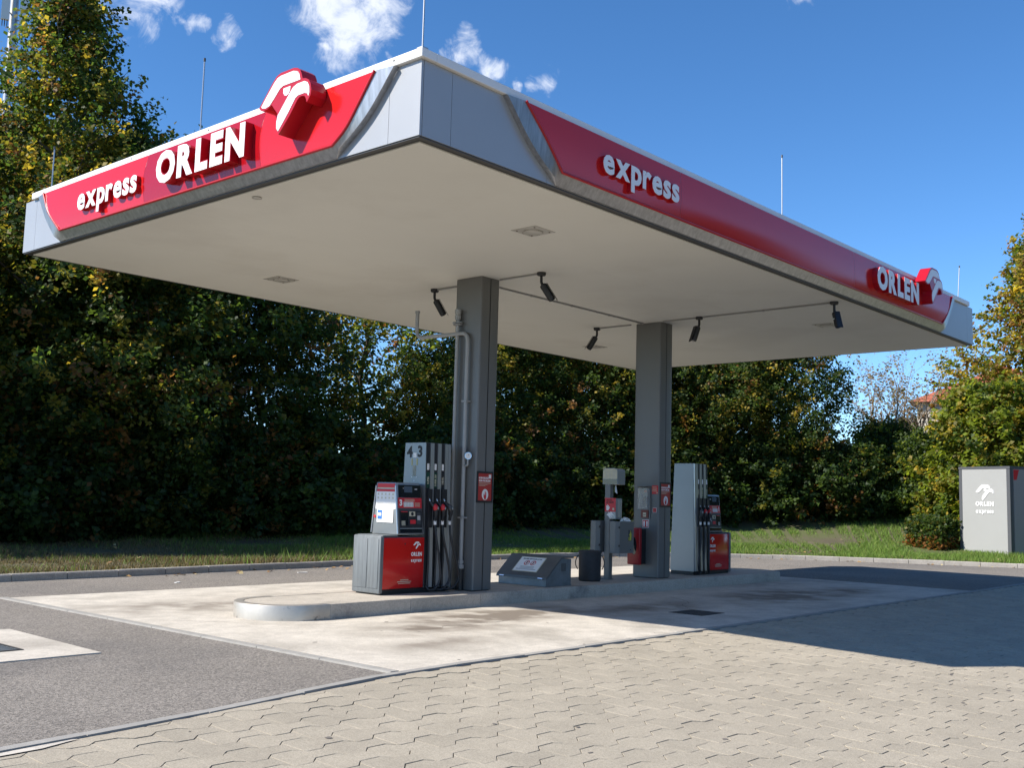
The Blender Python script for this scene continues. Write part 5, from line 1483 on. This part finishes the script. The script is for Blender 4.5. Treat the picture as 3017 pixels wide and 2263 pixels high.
# wood on the far side of the road, seen only as the dark reflection in the right-hand red sign
wp = spline([(10, -52, 0), (22, -36, 0), (34, -27, 0), (50, -22, 0), (72, -19, 0)], 12)
n = 26000
q = rng.integers(0, len(wp)-1, n); w0 = np.array([tuple(p) for p in wp]); P = w0[q]+(w0[q+1]-w0[q])*rng.uniform(0, 1, (n, 1))
tt = (w0[q, 0]*.35); Hh = 11.5+2.0*np.sin(tt)+1.3*np.sin(tt*2.7+1)
P[:, 2] = rng.beta(1.3, 1.0, n)*Hh; P[:, :2] += rng.normal(0, 1.6, (n, 2))
wd = leaf_mesh('roadside_wood', P, .95, colour_mix(n, [GREEN, DGREEN, OLIVE], [.5, .3, .2]))
stuff(wd); wd['label'] = 'wood across the road reflected in the shaded red sign'; wd['category'] = 'wood'

# bare tree with a few dry leaves
def bare_tree(x, y, label):
    r_ = random.Random(5); z = ground_z(x, y)-.1
    t = thing('bare_tree', label, 'tree', (x, y, z), 0)
    t.scale = (1.12, 1.12, .84)
    mb = MB(); tips = []
    def grow(p, d, L, r, lvl):
        n = 4; pts = [p]; rr = [r]
        for k in range(1, n+1):
            d = (d+Vector((r_.uniform(-.13, .13), r_.uniform(-.13, .13), r_.uniform(-.02, .12)))).normalized()
            pts.append(pts[-1]+d*L/n); rr.append(r*(1-.6*k/n))
        mb.tube(pts, rr, 6 if lvl < 2 else 4, cap=False)
        if lvl >= 2: tips.extend(pts[1:])
        if lvl < 4:
            for k in range(4 if lvl < 2 else 3):
                q = r_.randint(1, n); dd = (d+Vector((r_.uniform(-.75, .75), r_.uniform(-.75, .75), r_.uniform(.0, .5)))).normalized()
                grow(pts[q], dd, L*r_.uniform(.45, .7), rr[q]*.6, lvl+1)
    for k in range(11):
        th = k*2.4; sp_ = r_.uniform(.12, .50)
        grow(Vector((.25*math.cos(th), .25*math.sin(th), 0)), Vector((math.cos(th)*sp_, math.sin(th)*sp_, 1)).normalized(), r_.uniform(3.6, 4.7), .10, 0)
    smooth_angle(mb.build('trunk', 'bark_grey', t), 60)
    tp = np.array([tuple(p) for p in tips]); pick = rng.choice(len(tp), 3000)
    P = tp[pick]+rng.normal(0, .07, (3000, 3))
    leaf_mesh('crown', P, .11, colour_mix(3000, [(.26, .17, .10), (.30, .22, .14), (.20, .14, .08), OLIVE], [.4, .3, .2, .1]), parent=t)
bare_tree(38.6, 9.6, 'almost bare tree with dry brown leaves against the sky at the right')

# clipped hedge beside the cabinet
hg = thing('clipped_hedge', 'low clipped hedge with brown lower leaves beside the grey cabinet', 'hedge', (28.75, 4.55, ground_z(28.75, 4.55)), math.atan2(kr.y, kr.x))
n = 9000
P = rng.uniform(-1, 1, (n, 3)); k = np.abs(P).max(1); P = P/ k[:, None]**.75*np.array([.66, .48, .46])+np.array([0, .0, .49]); P += rng.normal(0, .07, (n, 3))
cl_ = colour_mix(n, [GREEN, DGREEN, OLIVE], [.5, .35, .15]); lowm = (P[:, 2] < .34+rng.normal(0, .1, n)); cl_[lowm] = colour_mix(int(lowm.sum()), [BROWN, RUST, GREEN], [.5, .2, .3])
leaf_mesh('foliage', P, .10, cl_, parent=hg)
MB().tube([(0, 0, -.1), (0, 0, .6)], .03, 6).tube([(.5, .1, -.1), (.45, .1, .6)], .025, 6).tube([(-.5, -.1, -.1), (-.5, -.1, .6)], .025, 6).build('stems', 'bark', hg)

# grass blades on the bank
def grass():
    n = 340000
    s = rng.uniform(KL*.36, KL*.86, n); d = .15+rng.beta(1, 1.25, n)*15
    idx = np.clip((s/.4).astype(int), 1, len(KPA)-2)
    p = KPA[idx]+(KPA[idx+1]-KPA[idx])*((s/.4)-idx)[:, None]
    t = KPA[np.clip(idx+2, 0, len(KPA)-1)]-KPA[np.clip(idx-2, 0, None)]; t /= np.linalg.norm(t, axis=1, keepdims=True)
    nrm = np.stack([-t[:, 1], t[:, 0]], 1); q = p+nrm*d[:, None]
    z = np.array([bank_z(a, b) for a, b in zip(q[:, 0], d)])+np.where(d > 2, .03*np.sin(q[:, 0]*1.3)*np.sin(q[:, 1]*1.7+1), 0)
    patch = np.sin(q[:, 0]*.8+1.7*np.sin(q[:, 1]*.6))*np.sin(q[:, 1]*.9+q[:, 0]*.35)
    h = (.085+.06*np.clip(patch, -1, 1))*rng.uniform(.5, 1.6, n)*(1+.5*(d < .5))
    dry = np.clip((13.5-q[:, 0])/8, 0, 1)*.9+.25*(patch < -.25)+.35*np.clip((d-9)/4, 0, 1)
    isdry = rng.uniform(0, 1, n) < dry
    h = np.where(isdry, h*.7, h)
    c = np.where(isdry[:, None], colour_mix(n, [(.20, .15, .075), (.13, .095, .05), (.10, .10, .04)], [.4, .35, .25]), colour_mix(n, [(.11, .19, .025), (.15, .25, .035), (.21, .25, .06), (.07, .13, .022)], [.4, .3, .15, .15]))
    a = rng.uniform(0, 6.283, n); w = rng.uniform(.006, .014, n); le = rng.normal(0, .45, (n, 2))*h[:, None]
    V = np.empty((n, 3, 3)); 
    V[:, 0, 0] = q[:, 0]-np.cos(a)*w; V[:, 0, 1] = q[:, 1]-np.sin(a)*w; V[:, 0, 2] = z-.01
    V[:, 1, 0] = q[:, 0]+np.cos(a)*w; V[:, 1, 1] = q[:, 1]+np.sin(a)*w; V[:, 1, 2] = z-.01
    V[:, 2, 0] = q[:, 0]+le[:, 0]; V[:, 2, 1] = q[:, 1]+le[:, 1]; V[:, 2, 2] = z+h
    me = bpy.data.meshes.new('grass'); me.vertices.add(3*n); me.vertices.foreach_set('co', V.reshape(-1).astype(np.float32))
    me.loops.add(3*n); me.loops.foreach_set('vertex_index', np.arange(3*n, dtype=np.int32))
    me.polygons.add(n); me.polygons.foreach_set('loop_start', np.arange(0, 3*n, 3, dtype=np.int32)); me.polygons.foreach_set('loop_total', np.full(n, 3, dtype=np.int32))
    at = me.color_attributes.new('col', 'FLOAT_COLOR', 'POINT'); c4 = np.ones((n, 3, 4), np.float32); c4[:, :, :3] = c[:, None, :]; at.data.foreach_set('color', c4.reshape(-1))
    me.update(calc_edges=True); me.materials.append(MATS['grass'])
    o = bpy.data.objects.new('grass', me); col.objects.link(o); stuff(o)
    o['label'] = 'mown grass and weeds on the bank behind the kerb'; o['category'] = 'grass'
grass()

# fallen leaves along the kerb and on the grass
n = 420
s = rng.uniform(KL*.38, KL*.80, n); P = []
for q in s:
    p, t, nn = kerb_frame(q); r = random.random()
    d = -abs(random.gauss(0, .25))-.02 if r < .45 else random.uniform(.3, 9)
    v = p+nn*d; P.append((v.x, v.y, .012 if d < 0 else bank_z(v.x, d)+.06))
fl = leaf_mesh('fallen_leaves', np.array(P), .085, colour_mix(n, [(.34, .20, .07), (.22, .12, .05), (.42, .33, .16)], [.5, .3, .2]), mat='dead_leaf', up=2.5)
stuff(fl); fl['label'] = 'dry fallen leaves scattered along the kerb'; fl['category'] = 'leaves'
for (x, y, a, L, lab) in ((2.2, 8.1, .3, .13, 'white litter scrap on the asphalt nearer the left kerb'), (5.6, 9.0, -.2, .22, 'longer white litter scrap on the asphalt left of the first pump'), (6.4, 7.5, .5, .12, 'white litter scrap at the back edge of the concrete slab')):
    d = Vector((math.cos(a), math.sin(a), 0))*L/2; m_ = Vector((-d.y, d.x, 0)).normalized()*.035; c = Vector((x, y, .004))
    tag(MB().hexa([c-d-m_, c+d-m_*.5, c+d+m_, c-d+m_*.6], [c-d-m_+Vector((0, 0, .008)), c+d-m_*.5+Vector((0, 0, .006)), c+d+m_+Vector((0, 0, .010)), c-d+m_*.6+Vector((0, 0, .006))]).build('paper_scrap', 'paper'), lab, 'litter')
# mortar smear at the paver edge, bottom left
tag(MB().add([(-5.35, -2.14, .0195), (-4.9, -2.10, .0195), (-4.62, -2.0, .0195), (-4.66, -1.99, .0195), (-5.0, -2.03, .0195), (-5.4, -2.09, .0195)], [(0, 1, 2, 3, 4, 5)]).build('mortar_smear', 'concrete'), 'pale mortar smear beside the edging stones at the bottom left', 'mortar')

# ------------------------------------------------------------------ buildings behind
def building(name, label, x, y, rz, w, d, h, roof, wall, storeys, cols_, group=None):
    t = thing(name, label, 'house', (x, y, -.05), rz, group)
    MB().box(-w/2, w/2, -d/2, d/2, 0, h).build('wall', wall, t)
    if roof == 'hip':
        rh = 2.6; o_ = .45
        rf = MB().add([(-w/2-o_, -d/2-o_, h+.01), (w/2+o_, -d/2-o_, h+.01), (w/2+o_, d/2+o_, h+.01), (-w/2-o_, d/2+o_, h+.01), (-w/2+d/2, 0, h+rh), (w/2-d/2, 0, h+rh)], [(0, 1, 5, 4), (1, 2, 5), (2, 3, 4, 5), (3, 0, 4), (3, 2, 1, 0)]).build('roof', 'roof_tile', t)
        for k in range(1, 12):
            z = h+.01+rh*k/12; f = k/12
            x0, x1, y0 = -w/2-o_+(d/2+o_)*f, w/2+o_-(d/2+o_)*f, -d/2-o_+(d/2+o_)*f
            MB().tube([(x0, y0-.02, z), (x1, y0-.02, z)], .03, 5).build('tile_course', 'roof_tile', rf)
            MB().tube([(x0-.02, y0, z), (x0-.02, -y0, z)], .03, 5).build('tile_course', 'roof_tile', rf)
    else:
        MB().box(-w/2-.1, w/2+.1, -d/2-.1, d/2+.1, h+.003, h+.25).build('roof', wall, t)
    for fl_ in range(storeys):
        for c in range(cols_):
            xx = -w/2+w*(c+.5)/cols_; z = h*(fl_+.28)/storeys
            wn_ = MB().box(xx-.65, xx+.65, -d/2-.03, -d/2+.02, z, z+1.4).build('window', 'white_wall', t)
            MB().box(xx-.56, xx+.56, -d/2-.036, -d/2-.031, z+.08, z+1.32).build('pane', 'window_glass', wn_)
    for fl_ in range(storeys):
        z = h*(fl_+.28)/storeys
        for yy in (-d*.22, d*.22):
            wn_ = MB().box(-w/2-.03, -w/2+.02, yy-.6, yy+.6, z, z+1.4).build('window', 'white_wall', t)
            MB().box(-w/2-.036, -w/2-.031, yy-.5, yy+.5, z+.08, z+1.32).build('pane', 'window_glass', wn_)
    return t
building('house', 'house with red tiled hipped roof half hidden behind the autumn tree', 60.0, 11.2, .25, 11, 9, 7.9, 'hip', 'house_wall', 2, 4)
building('apartment_block', 'white apartment block glimpsed through the tall tree at the left', 22.0, 56.0, -.15, 20, 12, 19.0, 'flat', 'white_wall', 6, 7)
building('low_building', 'low white building glimpsed behind the bare tree', 76, 30, .3, 12, 8, 6.2, 'flat', 'white_wall', 2, 4)
iv = leaf_mesh('ivy', np.stack([54.35+.0*rng.uniform(0, 1, 9000)+rng.uniform(-.15, .15, 9000), rng.uniform(6.4, 15.6, 9000), rng.uniform(0, 7.0, 9000)], 1), .30, colour_mix(9000, [GREEN, YGREEN], [.6, .4]))
tag(iv, 'green ivy covering the side of the red roofed house', 'ivy')
# antenna mast at the top left
am = thing('antenna_mast', 'mobile phone antenna mast with white panels at the top left corner', 'antenna mast', (15.0, 48.9, -.05))
smooth_angle(MB().tube([(0, 0, 0), (0, 0, 33)], .22, 12).build('pole', 'rod', am), 50)
cv = Vector((CAM.x-15, CAM.y-48.9, 0)).normalized(); cs_ = Vector((-cv.y, cv.x, 0))
for a, dz in ((-.48, 0), (.42, .35)):
    c = cs_*-a+cv*.3
    pn = (Vector((c.x, c.y, 26.5+dz)), cs_ if cs_.cross(Vector((0, 0, 1))).dot(cv) > 0 else -cs_, Vector((0, 0, 1)), cv)
    p = rect(MB(), pn, -.2, .2, 0, 2.6, -.12, .12).build('panel_antenna', 'antenna', am)
    for k in range(3): MB().tube(arc_path([pn[0]+pn[1]*(-.12+k*.12), pn[0]+pn[1]*(-.12+k*.12)-Vector((0, 0, .25)), pn[0]+pn[1]*(-.12+k*.12)-cv*.3-Vector((0, 0, .25))], .12, 4), .025, 6).build('cable', 'black_plastic', p)
    MB().tube([pn[0]+Vector((0, 0, .5)), Vector((0, 0, 27+dz))], .04, 6).build('bracket', 'rod', p)
    MB().tube([pn[0]+Vector((0, 0, 2.1)), Vector((0, 0, 28.6+dz))], .04, 6).build('bracket', 'rod', p)
